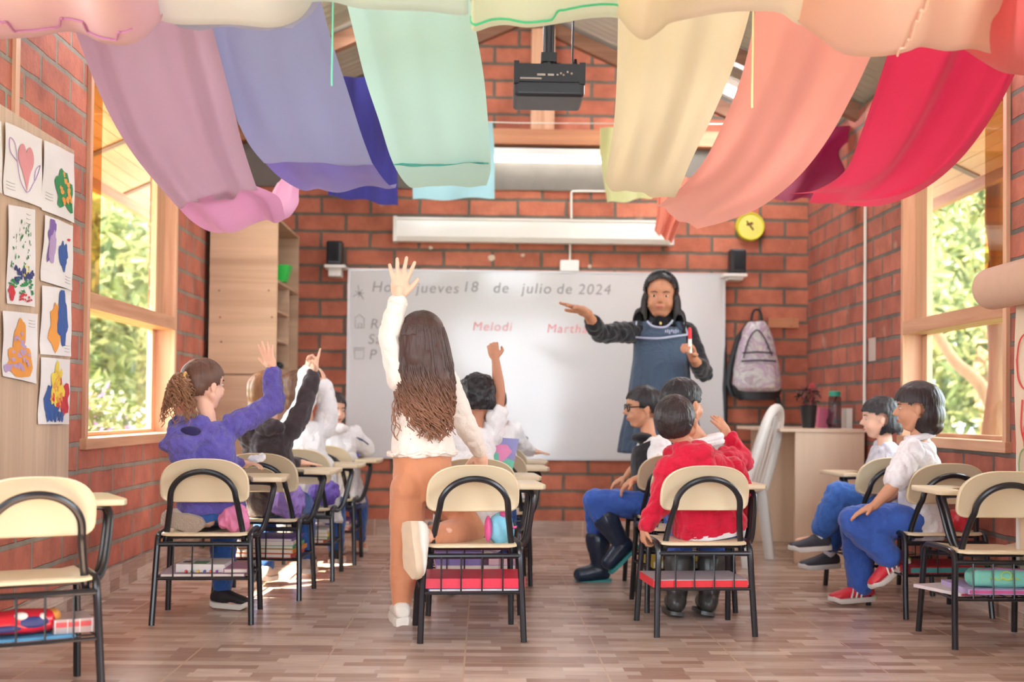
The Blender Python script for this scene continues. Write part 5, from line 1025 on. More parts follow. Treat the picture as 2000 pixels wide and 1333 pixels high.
def person(name, label, J, k, c, f, u, hs, skin, hands, voxel=.0052, head=True, face=True, base=None, cat='person', adult=False):
    J['chest'] = J.get('chest') or lp(lp(J['shL'], J['shR'], .5), J['pel'], .22)
    b = MB(); torso(b, J, k, -.006, w=.95) if not adult else torso(b, J, k, -.006, .135, .105, .085)
    limb_skin(b, J, k if not adult else k*1.0); M = frame(f, u)
    head_prims(b, c, M, hs); b.cap(lp(c+M@V(0, -.1*hs, -.22*hs), J['neck'], 0), J['neck'], .165*hs, .185*hs)
    b.cap(J['neck'], J['chest'], .18*hs, .045*k)
    for s, kw in hands.items(): hand_prims(b, J['wr'+s], **kw)
    for s in 'LR':
        if 'an'+s in J and 'toe'+s in J: b.cap(J['an'+s], J['toe'+s], .022*k, .02*k)
    o = blob(name, b, voxel, skin, None, 2, sfac=.45); tag(o, label, cat, None); o['J'] = 0; del o['J']
    if face: face_parts(o, c, M, hs)
    return o, M
def wear_top(root, nm, J, k, m, long_=True, g=.011, sl=.62, length=.0, sleeve_g=None, disp=(.0055, 11, (1, 1, .7), 3), hipw=.115, waist=.1, cuff=1.0, voxel=.007, extra=None, collar=True, crs=.016):
    b = MB(); sec, secs, W = torso_secs(J, k, g)
    for t, rx, ry in ((-.10-length, hipw*1.05, .085), (0, hipw*1.03, .084), (.3, (hipw+waist)/2, .082), (.55, waist, .079), (.9, W/k*.84, .080), (1.15, W/k*.88, .075), (1.5, W/k*.70, .056), (1.78, W/k*.36, .040)):
        if t >= -.10-length-1e-6: sec(t, rx*k, ry*k)
    b.loft(secs, 24, p=2.35); sg = sleeve_g or g
    for s in 'LR':
        if 'el'+s not in J: continue
        A, E_, Wr = J['sh'+s], J['el'+s], J['wr'+s]
        if long_: seg(b, [A, lp(A, E_, .5), E_, lp(E_, Wr, .5), lp(E_, Wr, .9*cuff)], [.038*k+sg, .034*k+sg, .029*k+sg, .026*k+sg, .02*k+sg])
        else: seg(b, [A, lp(A, E_, sl)], [.04*k+sg, .036*k+sg*1.4])
    if extra: extra(b)
    q_ = blob(nm, b, voxel, m, root, 4, disp); crease(q_.data, crs, 19, len(bpy.data.objects)*.37); return q_
def wear_pants(root, J, k, m, g=.009, cuff=.94, nm='trousers', voxel=.007, disp=(.006, 10, (1, 1, .6), 3), flare=0., hipw=.115, waist_=0, extra=None, crs=.011):
    b = MB(); sec, secs, W = torso_secs(J, k, g)
    for t, rx, ry in ((-.2, hipw*.8, .07), (0, hipw*1.0, .08), (.22, hipw*.97, .079))+(((.5, waist_, .074),) if waist_ else ()): sec(t, rx*k, ry*k)
    b.loft(secs, 22, p=2.35)
    for s in 'LR':
        if 'kn'+s not in J: continue
        A, E_, Wr = J['hip'+s], J['kn'+s], J['an'+s]; seg(b, [A, lp(A, E_, .45), E_, lp(E_, Wr, .4), lp(E_, Wr, cuff)], [.062*k+g, .058*k+g, .045*k+g, .044*k+g+flare*.6, .031*k+g+flare])
    if extra: extra(b)
    q_ = blob(nm, b, voxel, m, root, 4, disp); crease(q_.data, crs, 19, len(bpy.data.objects)*.37); return q_
def shoe(root, an, toe, up, L, m_up, m_sole, nm='shoe', high=.0, sole_t=.022, w=.036, extra=None):
    """an: ankle point, toe: direction, up: up direction of the foot"""
    t = Vector(toe).normalized(); u = Vector(up); u = (u-t*u.dot(t)).normalized(); s = t.cross(u); an = Vector(an); H = .058
    hb = an-u*H-t*L*.27      # heel bottom
    sec = []
    b = MB()
    for x, wd, h0, h1 in ((0, .62, .2, .62), (.08, .8, .05, .95), (.25, .86, 0, 1.12+high), (.42, .84, 0, .95), (.6, .95, 0, .7), (.8, 1.0, .02, .5), (.94, .8, .08, .36), (1.0, .5, .14, .28)):
        c_ = hb+t*L*x+u*(sole_t+(h0+h1)/2*(H*.9)); sec.append((c_, s, u, w*wd, (h1-h0)/2*H*.9+.006))
    b.loft(sec, 18, p=2.3)
    if high: b.cap(an-u*.02, an+u*high*.1, .034, .036)
    sh = blob(nm, b, .0045, m_up, root, 2)
    b = MB(); R = []
    for z, gw in ((0, .96), (sole_t*.5, 1.06), (sole_t, 1.0)):
        ring = []
        prof = [(-.015, 0), (.0, .55), (.12, .84), (.4, .82), (.62, 1.0), (.82, .98), (.95, .7), (1.03, .25), (1.04, 0)]
        for x, y in prof: ring.append(hb+t*L*(x*(1.02 if gw > 1 else 1))+s*w*1.05*y*gw+u*(z+(.012 if x > .9 else 0)+(.006 if x < .05 else 0)))
        for x, y in prof[-2:0:-1]: ring.append(hb+t*L*(x*(1.02 if gw > 1 else 1))-s*w*1.05*y*gw+u*(z+(.012 if x > .9 else 0)))
        R.append(ring)
    b.rings(R); b.build('sole', m_sole, sh, smooth=50)
    if extra:
        for nm2, fn, mm in extra: bb = MB(); fn(bb, hb, t, s, u, L); bb.build(nm2, mm, sh)
    return sh
def laces(b, hb, t, s, u, L):
    for k_ in range(4):
        x = .4+.08*k_; h = .075-.009*k_-.0; b.tube([hb+t*L*x+s*.016+u*h*.86, hb+t*L*x+u*(h+.006), hb+t*L*x-s*.016+u*h*.86], .0026, 5)
def stripes(b, hb, t, s, u, L):
    for q in (-1, 1):
        for k_ in range(3): x = .36+.11*k_; b.tube([hb+t*L*x+s*q*.037+u*.024, hb+t*L*(x-.04)+s*q*.034+u*.045, hb+t*L*(x-.08)+s*q*.022+u*.062], .0045, 6)
def hair_cap(root, c, M, s, m, prims, cut, voxel=.006, disp=(.004, 40, (1, 1, .4), 2), nm='hair', smooth=3, extra=None):
    b = MB()
    for p, r in prims: b.ell(c+M@(V(*p)*s), tuple(q*s for q in r), M, nu=22, nv=16)
    if extra: extra(b)
    Mi = M.inverted()
    def ct(co): l = (Mi@(co-c))/s; return cut(l.x, l.y, l.z)
    return blob(nm, b, voxel, m, root, smooth, disp, ct)
SHORT = [((0, -.06, .14), (.405, .485, .43)), ((0, -.2, .0), (.36, .32, .36))]
def cut_short(x, y, z): return (y > .3-.3*abs(x) and z < .27-.35*abs(x)) or (y > .16 and z < .12) or (y > .06 and z < -.02) or (z < -.24+.25*max(0, -y-.2)*0) or (y > -.13 and z < -.06+.0*y and abs(x) > .2) or (y > -.2 and z < -.14)
def ellm(name, c, r, m, root, M=None): b = MB(); b.ell(c, r, M); return b.build(name, m, root)
def strands(root, c, M, s, starts, flow, n, r, m, nm='hair_strands', seg_=22, wav=(.012, 40), parent=None, seed=5, curl0=.2):
    rnd = random.Random(seed); b = MB()
    for i in range(n):
        p0, L, out = starts(rnd, i); ph = rnd.random()*6.28; fr = wav[1]*rnd.uniform(.8, 1.25); am = wav[0]*rnd.uniform(.6, 1.4); pts = []; rr = []
        for j in range(seg_):
            t = j/(seg_-1); p = flow(p0, t*L, out); a = am*max(0, (t-curl0)/(1-curl0))**.8; q = fr*t*L+ph
            pts.append(p+V(math.cos(q)*a, math.sin(q)*a*.8, math.sin(q*1.3)*a*.3)); rr.append(r*(1-.55*t)*(1.0 if t > .03 else .6))
        b.tube(pts, rr, 5)
    return b
M_BLUEP = fab('school_blue', (66, 104, 192)); M_BLUED = fab('denim_blue', (52, 92, 160)); M_WHT = fab('white', (232, 230, 232), .15); M_CREAMT = fab('cream_knit', (240, 228, 216), .3, .85, .3)
M_SHW = mat('shoe_white', (232, 226, 216), .5, noise_amt=.05); M_SOLEB = mat('sole_beige', (222, 200, 172), .6, noise_amt=.1, nscale=30); M_SHB = mat('shoe_black', (34, 32, 38), .55)
def J_(**k): return {a: (v if isinstance(v, Vector) else P(*v)) for a, v in k.items()}
# ---- 1 child in purple quilted jacket
J = J_(pel=(412, 992, 5.02), neck=(404, 812, 5.02), shL=(352, 838, 4.98), shR=(455, 832, 5.05), elL=(362, 905, 5.12), wrL=(470, 908, 5.28), elR=(536, 790, 5.12), wrR=(533, 722, 5.12),
       hipL=(380, 990, 5.05), hipR=(438, 990, 5.05), knL=(385, 1005, 5.36), anL=(352, 1012, 5.03), knR=(438, 1018, 5.34), anR=(434, 1160, 5.22), toeR=(462, 1182, 5.2))
J['toeL'] = P(410, 1020, 4.98)
hc = P(400, 752, 5.04)
o, M = person('person', 'child in purple quilted hooded jacket with curly ponytail, raising a hand', J, 1.0, hc, (.68, .73, .02), None, .195, SK_L, {'R': dict(d=P(522, 690, 5.1)-P(533, 722, 5.12), n=(.45, .9, -.1), L=.128, curl=(.12, .1, .14, .2), spread=.22, thumb=1), 'L': dict(d=(1, .25, .1), n=(0, 0, -1), L=.11, curl=(.5, .5, .6, .6))}, voxel=.0045)
M_PURP = fab('purple_quilt', (100, 90, 172), .5)
def quilt(m):
    nt = m.node_tree; b = nt.nodes['Principled BSDF']; L = nt.links.new; tc = nt.nodes.new('ShaderNodeTexCoord'); mp = nt.nodes.new('ShaderNodeMapping'); mp.inputs['Rotation'].default_value = (.6, .78, .3); L(tc.outputs['Object'], mp.inputs[0])
    v = nt.nodes.new('ShaderNodeTexVoronoi'); v.inputs['Scale'].default_value = 34; v.inputs['Randomness'].default_value = .35; L(mp.outputs[0], v.inputs['Vector'])
    bp = nt.nodes.new('ShaderNodeBump'); bp.invert = True; bp.inputs['Strength'].default_value = .7; bp.inputs['Distance'].default_value = .012; L(v.outputs['Distance'], bp.inputs['Height']); L(b.inputs['Normal'].links[0].from_socket, bp.inputs['Normal']); L(bp.outputs[0], b.inputs['Normal'])
quilt(M_PURP)
def hood(b):
    a = P(372, 858, 4.93); b.ell(P(352, 868, 4.90), (.075, .06, .05)); b.ell(P(345, 850, 4.92), (.045, .05, .04)); b.cap(P(348, 846, 4.92), P(396, 826, 4.95), .036, .03); b.cap(P(352, 880, 4.9), P(412, 838, 4.95), .04, .034); b.ell(P(356, 893, 4.91), (.055, .05, .035))
jk = wear_top(o, 'jacket', J, 1.0, M_PURP, True, .02, length=-.02, disp=(.004, 20, (1, 1, .8), 3), extra=hood, voxel=.0065, sleeve_g=.015)
b = MB(); b.ell(P(372, 843, 4.895), (.042, .02, .022)); b.build('hood_lining', fab('navy_lining', (44, 38, 84)), jk)
wear_pants(o, J, 1.0, M_BLUED, .010, .9)
hair_cap(o, hc, M, .195, H_BR, SHORT, cut_short, voxel=.005, disp=(.003, 30, (1, 1, .3), 2))
pt = P(352, 738, 4.93)
b = MB()
for i in range(230):
    rn = random.Random(i); a = rn.random()*6.28; el = rn.uniform(-.9, 1.3); d = V(math.cos(a)*math.cos(el)*1.0-.25, math.sin(a)*.8-.2, math.sin(el)*.7+.15); d.normalize(); L = rn.uniform(.06, .15); ph = rn.random()*6; pts = []
    for j in range(24):
        t = j/23; g_ = V(0, 0, -1)*L*1.15*t*t; p = pt+d*L*.5*t**.7+g_; am = .0085*min(1, t*3); pts.append(p+V(math.cos(t*26*L/.1+ph)*am, math.sin(t*26*L/.1+ph)*am, math.cos(t*20+ph)*am*.6))
    b.tube(pts, [.0034*(1-.5*j/23) for j in range(24)], 4)
b.ell(pt+V(-.01, 0, -.03), (.032, .03, .05)); b.build('ponytail', hairmat('curl', (72, 50, 40), ((150, 108, 78), .96, 1.08)), o)
b = MB(); b.tube([pt+V(.02, 0, .0)+V(0, math.cos(t)*.02, math.sin(t)*.02) for t in [x*.7 for x in range(10)]], .006, 6); b.build('hair_tie', fab('tie', (206, 160, 90)), o)
shoe(o, P(434, 1160, 5.22), (.85, -.12, -.04), (0, 0, 1), .17, M_SHB, M_SHW, extra=[('laces', laces, M_SHB)], w=.034)
shoe(o, P(345, 1008, 4.98), (1, -.05, -.16), (.0, .93, .3), .165, mat('shoe_knit', (196, 180, 164), .8), mat('sole_grey', (184, 166, 150), .8, bump=.6, bscale=160), nm='shoe', w=.036)
b = MB(); b.ell(P(500, 897, 5.22), (.035, .015, .016)); b.ell(P(512, 893, 5.22), (.018, .012, .016)); ts = b.build('paper_tissue', M_WHT); displace(ts.data, .006, 60); tag(ts, 'crumpled white tissue held above the front left tablet', 'tissue')
# ---- 2 child in dark hoodie pointing up
J = J_(pel=(530, 985, 5.68), neck=(528, 815, 5.68), shL=(488, 845, 5.68), shR=(570, 838, 5.7), elL=(500, 905, 5.85), wrL=(582, 905, 5.95), elR=(592, 800, 5.72), wrR=(612, 728, 5.74),
       hipL=(505, 985, 5.68), hipR=(552, 985, 5.68), knL=(515, 985, 6.0), knR=(592, 985, 6.0), anL=(520, 1112, 5.92), anR=(598, 1098, 5.92))
J['toeL'] = J['anL']+V(.02, .08, -.05); J['toeR'] = J['anR']+V(.03, .08, -.05)
hc = P(522, 770, 5.72)
o, M = person('person', 'child in dark charcoal hoodie with light brown hair, one finger pointing up', J, 1.0, hc, (.5, .85, 0), None, .195, SK_L, {'R': dict(d=P(622, 680, 5.74)-P(612, 728, 5.74), n=(-.6, -.3, 0), L=.13, curl=(0.0, 1.5, 1.6, 1.6), thumb=1, tcurl=.8), 'L': dict(d=(1, .15, -.05), n=(0, 0, -1), L=.12, curl=(.1, .1, .1, .1), spread=.2, thumb=1)}, face=True)
wear_top(o, 'hoodie', J, 1.0, fab('charcoal', (66, 56, 60)), True, .015, length=.1, extra=lambda b: b.ell(P(528, 836, 5.62), (.07, .05, .04)))
wear_pants(o, J, 1.0, M_BLUED, .01, .92)
hair_cap(o, hc, M, .195, H_CH, SHORT+[((0, -.2, -.25), (.36, .26, .42))], lambda x, y, z: (y > .16 and z < .22) or (y > 0 and z < .05 and abs(x) > .1), disp=(.004, 34, (1, 1, .25), 2))
for q in 'LR': shoe(o, J['an'+q], (.1, 1, -.05), (0, 0, 1), .17, mat('shoe_pale', (196, 176, 164), .7), M_SHW)
# ---- 3 child in white raising both arms
J = J_(pel=(602, 985, 6.3), neck=(598, 810, 6.3), shL=(570, 835, 6.3), shR=(632, 835, 6.32), elL=(596, 790, 6.22), wrL=(602, 722, 6.2), elR=(640, 800, 6.34), wrR=(632, 752, 6.36),
       hipL=(582, 985, 6.3), hipR=(622, 985, 6.3), knL=(592, 985, 6.6), knR=(655, 985, 6.6), anL=(598, 1085, 6.5), anR=(655, 1080, 6.5))
hc = P(584, 765, 6.34)
J['toeL'] = J['anL']+V(.02, .08, -.04); J['toeR'] = J['anR']+V(.03, .08, -.04)
o, M = person('person', 'child in loose white top raising a closed hand, face hidden', J, 1.0, hc, (.5, .85, 0), None, .195, SK_L, {'L': dict(d=(0, 0, 1), n=(.8, .4, 0), L=.11, curl=(1.5, 1.6, 1.6, 1.6), tcurl=.8), 'R': dict(d=(.0, -.05, 1), n=(-1, .2, 0), L=.1, curl=(.4, .5, .6, .6))}, face=True, voxel=.006)
wear_top(o, 'sweatshirt', J, 1.05, M_WHT, True, .024, length=.2, hipw=.13, waist=.12, disp=(.011, 9, (1, 1, .5), 3))
wear_pants(o, J, 1.0, M_BLUED, .01, .92)
hair_cap(o, hc, M, .195, H_BR, SHORT+[((0, -.2, -.2), (.34, .25, .36))], lambda x, y, z: (y > .16 and z < .22) or (y > 0 and z < .05 and abs(x) > .1))
for q in 'LR': shoe(o, J['an'+q], (.1, 1, -.05), (0, 0, 1), .17, M_SHB, M_SHW)
# ---- 4 child in white hoodie far up the left column looking back
J = J_(pel=(665, 975, 7.0), neck=(655, 832, 7.0), shL=(625, 855, 6.98), shR=(690, 852, 7.05), elL=(632, 905, 7.1), wrL=(672, 885, 7.2), elR=(716, 876, 7.12), wrR=(690, 886, 7.22),
       hipL=(648, 975, 7.0), hipR=(684, 975, 7.0), knL=(655, 978, 7.3), knR=(700, 978, 7.3), anL=(657, 1065, 7.25), anR=(700, 1060, 7.25))
J['toeL'] = J['anL']+V(.02, .08, -.04); J['toeR'] = J['anR']+V(.03, .08, -.04)
hc = P(651, 800, 6.98)
o, M = person('person', 'child in white sweatshirt farthest up the left column, looking back', J, 1.0, hc, (.62, -.75, -.12), None, .185, SK_L, {'L': dict(d=(1, .1, 0), n=(0, 0, -1), L=.1), 'R': dict(d=(-1, .1, 0), n=(0, 0, -1), L=.1)}, voxel=.0065)
sw = wear_top(o, 'sweatshirt', J, 1.0, M_WHT, True, .02, extra=lambda b: b.ell(P(652, 838, 6.93), (.08, .05, .035)))
b = MB()
for q_ in (0, 1): c_ = P(708+q_*4, 862+q_*3, 7.0); b.tube([c_+V(-.03, -.02, .02), c_+V(.0, -.045, .01), c_+V(.025, -.03, -.01)], .004, 6)
b.build('sleeve_stripe', fab('navy', (50, 56, 90)), sw)
wear_pants(o, J, 1.0, M_BLUED, .01, .92)
hair_cap(o, hc, M, .185, H_DK, SHORT, cut_short)
for q in 'LR': shoe(o, J['an'+q], (.1, 1, -.05), (0, 0, 1), .17, mat('shoe_tan', (206, 160, 130), .7), M_SHW)
# ---- 5 standing girl with long curly hair
J = J_(pel=(826, 945, 4.72), neck=(822, 722, 4.72), shL=(783, 742, 4.68), shR=(872, 748, 4.74), elL=(760, 660, 4.68), wrL=(779, 583, 4.66), elR=(904, 820, 4.82), wrR=(938, 884, 4.98),
       hipL=(798, 958, 4.68), hipR=(852, 958, 4.74), knL=(790, 1082, 4.66), anL=(784, 1190, 4.62), knR=(922, 1036, 4.82), anR=(826, 1048, 4.52))
J['toeL'] = J['anL']+V(-.01, .1, -.04)
J['chest'] = P(824, 780, 4.72)
hc = P(822, 668, 4.72)
o, M = person('person', 'standing girl with long curly brown hair, arm raised high, kneeling on a chair', J, 1.06, hc, (-.12, 1, .05), (.06, 0, 1), .21, SK_L, {'L': dict(d=P(783, 528, 4.65)-P(779, 583, 4.66), n=(0, 1, -.05), L=.162, curl=(.03, .03, .05, .08), spread=.36, thumb=-1, tout=.62), 'R': dict(d=(.06, .25, -1), n=(-.1, 1, .3), L=.14, curl=(.5, .6, .6, .6), thumb=-1)}, voxel=.0036)
M_RUST = fab('rust_leggings', (206, 140, 104), .1, .85, .2)
def tuck(b): pass
b_ = wear_top(o, 'sweater', J, 1.06, M_CREAMT, True, .013, length=-.42, hipw=.1, waist=.098, disp=(.004, 16, (1, 1, .6), 2), voxel=.005, crs=.010)
b = MB(); ring = []
sec, secs, W = torso_secs(J, 1.06, .012); sec(.36, .112*1.06, .088*1.06); c_, s_1, f_1, rx, ry = secs[0]
pts = [c_+s_1*(rx+.004*math.sin(24*a))*math.cos(a)+f_1*(ry+.004*math.sin(24*a))*math.sin(a)+V(0, 0, .005*math.sin(a*9)) for a in [2*PI*i/96 for i in range(97)]]; b.tube(pts, .0075, 6); b.build('ruffled_hem', M_CREAMT, b_)
wc = lp(J['elL'], J['wrL'], .9); dd = (J['wrL']-J['elL']).normalized(); xx = dd.orthogonal().normalized(); yy = dd.cross(xx)
b = MB(); b.tube([wc+dd*.004*math.sin(a*10)+(xx*math.cos(a)+yy*math.sin(a))*(.034+.002*math.sin(a*14)) for a in [2*PI*i/60 for i in range(61)]], .004, 6); b.build('sleeve_cuff', M_CREAMT, b_)
wear_pants(o, J, 1.1, M_RUST, .004, .86, waist_=.1, nm='leggings', voxel=.0055, disp=(.0025, 14, (1, 1, .5), 2), crs=.004, hipw=.104, extra=lambda b: (b.ell(P(797, 955, 4.655), (.062, .06, .07)), b.ell(P(850, 955, 4.70), (.062, .06, .07))))
b = MB(); b.ell(P(872, 1037, 4.6), (.022, .012, .012)); b.build('knee_tear', SK_L, bpy.data.objects['leggings'])
M_SNK = [('laces', laces, M_SHW)]
shoe(o, J['anL'], (-.15, .95, -.0), (0, 0, 1), .2, M_SHW, M_SHW, w=.038, sole_t=.03, extra=M_SNK)
shoe(o, J['anR']+V(-.01, -.0, -.0), P(808, 1135, 4.44)-P(800, 1040, 4.47), (.75, .62, .12), .2, M_SHW, M_SOLEB, w=.04, sole_t=.03, extra=M_SNK)
# hair: cap + long mass + curls
HG = hairmat('girl', (72, 50, 44), ((150, 106, 82), .84, 1.0))
capo = hair_cap(o, hc, M, .21, HG, [((0, -.06, .14), (.43, .50, .44)), ((0, -.22, -.1), (.42, .34, .46))], lambda x, y, z: (y > .18 and z < .25) or (y > 0 and z < 0 and abs(x) > .1), voxel=.005, disp=(.003, 26, (1, 1, .2), 2))
b = MB(); secs = []
for px, py, Y, rx, ry in ((822, 655, 4.67, .085, .07), (826, 700, 4.65, .09, .06), (834, 740, 4.645, .092, .042), (836, 772, 4.64, .07, .028), (836, 800, 4.635, .045, .016), (836, 812, 4.635, .02, .01)): secs.append((P(px, py, Y), (1, 0, 0), (0, 1, 0), rx, ry))
b.loft(secs, 24); me_ = remesh(b, .006, 2); displace(me_, .008, 26, (1, 1, .22), 3); me_.materials.append(HG); me_.shade_smooth(); link('hair_length', me_, o)
def st(rn, i):
    a = rn.uniform(-1.45, 1.45); x = math.sin(a); top = rn.uniform(-.35, .45)
    p = hc+M@(V(x*.43*math.cos(top), -.06-.50*math.cos(a)*math.cos(top), .12+.42*math.sin(top))*.212); return (p, rn.uniform(.26, .40)+top*.06, (x, rn.uniform(-.3, 1)))
def fl(p0, d, out):
    x, w_ = out; t = d/.4; return p0+V(.03*t+x*.022*math.sin(min(1, t*1.3)*3.1)-.006*x*max(0, t-.5)*2, -.018*math.sin(min(1, t)*2.0)*(.4+.6*abs(w_))+.012*t, -d)
b = strands(o, hc, M, .21, st, fl, 430, .0042, HG, seg_=36, wav=(.016, 66), curl0=.32); b.build('hair_curls', HG, o)
def st2(rn, i): return (P(778+rn.uniform(-3, 6), 700, 4.66)+V(0, 0, .02), rn.uniform(.24, .34), (-.6, rn.uniform(0, 1)))
b = strands(o, hc, M, .21, st2, lambda p0, d, out: p0+V(-.002*d+.01*math.sin(d*20), -.02*math.sin(d*6), -d), 9, .0036, HG, seg_=34, wav=(.011, 60), curl0=.3); b.build('hair_lock', HG, o)
# ---- 6 boy with raised fist, middle column
J = J_(pel=(915, 1000, 5.4), neck=(928, 822, 5.42), shL=(888, 850, 5.38), shR=(962, 848, 5.46), elL=(880, 925, 5.5), wrL=(930, 920, 5.7), elR=(976, 772, 5.44), wrR=(968, 703, 5.42),
       hipL=(890, 1000, 5.4), hipR=(942, 1000, 5.4), knL=(895, 1000, 5.72), knR=(985, 1000, 5.72), anL=(870, 1130, 5.6), anR=(985, 1130, 5.6))
J['toeL'] = J['anL']+V(.0, .08, -.05); J['toeR'] = J['anR']+V(.0, .08, -.05)
hc = P(932, 780, 5.45)
o, M = person('person', 'child in white t-shirt with dark hair, bare arm raised with closed fist', J, 1.02, hc, (-.1, 1, 0), None, .2, SK_T, {'R': dict(d=P(958, 660, 5.42)-P(968, 703, 5.42), n=(.1, 1, 0), L=.125, curl=(1.5, 1.6, 1.6, 1.6), thumb=-1, tcurl=.9), 'L': dict(d=(1, .2, 0), n=(0, 0, -1), L=.11)}, voxel=.0045)
wear_top(o, 't_shirt', J, 1.02, M_WHT, False, .012, sl=.5, length=.5, hipw=.13, waist=.115, disp=(.008, 10, (1, 1, .5), 3))
wear_pants(o, J, 1.0, M_BLUED, .01, .92)
hair_cap(o, hc, M, .2, H_BLK, [((0, -.06, .14), (.43, .5, .45)), ((0, -.2, .0), (.4, .34, .38))], cut_short, disp=(.008, 32, (1, 1, 1), 3))
for q in 'LR': shoe(o, J['an'+q], (0, 1, -.05), (0, 0, 1), .17, M_SHW, M_SHW)
# ---- 7 child farther up the middle column, hand on tablet
J = J_(pel=(975, 965, 6.6), neck=(975, 822, 6.6), shL=(950, 842, 6.58), shR=(1000, 840, 6.64), elL=(950, 890, 6.75), wrL=(985, 885, 6.85), elR=(1018, 872, 6.82), wrR=(1036, 882, 6.98),
       hipL=(955, 965, 6.6), hipR=(995, 965, 6.6), knL=(958, 965, 6.9), knR=(1000, 965, 6.9), anL=(958, 1070, 6.8), anR=(1000, 1070, 6.8))
J['toeL'] = J['anL']+V(.0, .08, -.05); J['toeR'] = J['anR']+V(.0, .08, -.05)
hc = P(963, 792, 6.62)
o, M = person('person', 'child in white and blue school shirt behind the pastel folder, hand flat on tablet', J, 1.0, hc, (.3, .95, 0), None, .19, SK_L, {'R': dict(d=(1, .1, -.1), n=(0, 0, -1), L=.12, thumb=1), 'L': dict(d=(1, .2, 0), n=(0, 0, -1), L=.11)}, voxel=.006)
tp = wear_top(o, 'sweatshirt', J, 1.0, M_WHT, True, .014)
b = MB(); c_ = P(1024, 857, 6.85); b.tube([c_+V(-.02, -.02, .03), c_+V(.02, -.03, .0)], .005, 6); b.build('sleeve_stripe', MATS['fabric_navy'], tp)
wear_pants(o, J, 1.0, M_BLUED, .01, .92)
hair_cap(o, hc, M, .19, H_DK, SHORT, cut_short)
for q in 'LR': shoe(o, J['an'+q], (0, 1, -.05), (0, 0, 1), .17, M_SHW, M_SHW)
# ---- 8 teacher
TY = 6.7
J = J_(pel=(1290, 830, TY), neck=(1294, 632, TY), shR=(1246, 648, TY), shL=(1340, 650, TY), elR=(1172, 652, 6.5), wrR=(1146, 612, 6.32), elL=(1374, 728, 6.62), wrL=(1352, 698, 6.42),
       hipL=(1318, 840, TY), hipR=(1262, 840, TY), knL=(1316, 965, TY-.02), knR=(1266, 965, TY-.02), anL=(1314, 1085, TY), anR=(1268, 1085, TY))
J['chest'] = P(1292, 700, TY); J['toeL'] = J['anL']+V(.01, -.13, -.06); J['toeR'] = J['anR']+V(-.02, -.13, -.06)
hc = P(1291, 577, TY-.04)
def tadult(b): pass
o, M = person('person', 'adult in blue denim pinafore over a black top, arm outstretched, at whiteboard', J, 1.28, hc, (-.2, -1, -.12), (.03, 0, 1), .232, SK_T, {'R': dict(d=P(1112, 594, 6.24)-P(1146, 612, 6.32), n=(.1, .2, -1), L=.175, curl=(.05, .12, .2, .3), spread=.25, thumb=-1, tout=.6), 'L': dict(d=P(1346, 668, 6.36)-P(1352, 698, 6.42), n=(-.5, -.6, .2), L=.16, curl=(1.1, 1.3, 1.4, 1.4), thumb=1, tcurl=.8)}, voxel=.0045, adult=True)
M_BLKT = fab('black_knit', (34, 32, 38), .2, .85, .25)
J2 = dict(J); tw = wear_top(o, 'black_top', J2, 1.28, M_BLKT, True, .012, cuff=.12, hipw=.12, waist=.1, extra=lambda b: b.cap(P(1294, 636, TY), P(1294, 622, TY-.005), .052, .046))
M_DEN = fab('denim', (72, 88, 110), .4)
b = MB(); secs = []
for py, cx, rx, ry in ((640, 1290, .125, .085), (655, 1291, .150, .108), (700, 1291, .152, .122), (750, 1290, .168, .128), (800, 1292, .19, .135), (850, 1290, .214, .145), (886, 1288, .224, .15)): secs.append((P(cx, py, TY-.0), (1, 0, 0), (0, 1, 0), rx, ry))
b.loft(secs, 40, p=2.3); me_ = remesh(b, .008, 3)
for v in me_.vertices:   # gathered pleats toward the hem
    t = max(0, min(1, (P(1290, 670, TY).z-v.co.z)/.5)); a = math.atan2(v.co.y-TY, v.co.x-P(1290, 800, TY).x); k_ = 1+.05*t*math.sin(a*15)+.03*t*math.sin(a*7+1); cx_ = P(1290, 750, TY).x; v.co.x = cx_+(v.co.x-cx_)*k_; v.co.y = TY+(v.co.y-TY)*k_
me_.materials.append(M_DEN); me_.shade_smooth(); pf = link('pinafore', me_, o)
M_TRIM = fab('trim', (176, 180, 206), .1); b = MB()
def surfp(px, py, yy): return P(px, py, yy)
b.tube(smooth_path([surfp(1240, 659, TY-.075), surfp(1262, 661, TY-.118), surfp(1290, 661, TY-.128), surfp(1320, 657, TY-.118), surfp(1342, 654, TY-.07)], 5), .006, 6)
b.tube(smooth_path([surfp(1264, 628, TY-.085), surfp(1274, 637, TY-.102), surfp(1290, 640, TY-.108), surfp(1304, 637, TY-.102), surfp(1314, 626, TY-.085)], 5), .006, 6)
b.tube([surfp(1243, 628, TY-.06), surfp(1240, 660, TY-.085)], .005, 6); b.tube([surfp(1336, 630, TY-.07), surfp(1343, 655, TY-.07)], .005, 6); b.build('white_trim', M_TRIM, pf)
b = MB(); 
for i in range(7): q = surfp(1300+i*4, 647-(i % 2), TY-.126+.004*i); b.box((q.x-.003, q.y-.004, q.z-.008-.004*(i % 3)), (q.x+.003, q.y, q.z+.006))
b.build('embroidery', M_TRIM, pf, smooth=0)
b = MB(); b.loft([(P(1262, 630, TY), (1, 0, 0), (0, 1, 0), .035, .07), (P(1258, 648, TY), (1, 0, 0), (0, 1, 0), .03, .085)], 12); b.loft([(P(1322, 630, TY), (1, 0, 0), (0, 1, 0), .035, .07), (P(1328, 648, TY), (1, 0, 0), (0, 1, 0), .03, .085)], 12); b.build('shoulder_strap', M_DEN, pf)
wear_pants(o, J, 1.2, fab('dark_trousers', (44, 46, 60)), .008, .95)
for q in 'LR': shoe(o, J['an'+q], (.05, -1, -.02), (0, 0, 1), .23, M_SHB, M_SHB, w=.042)
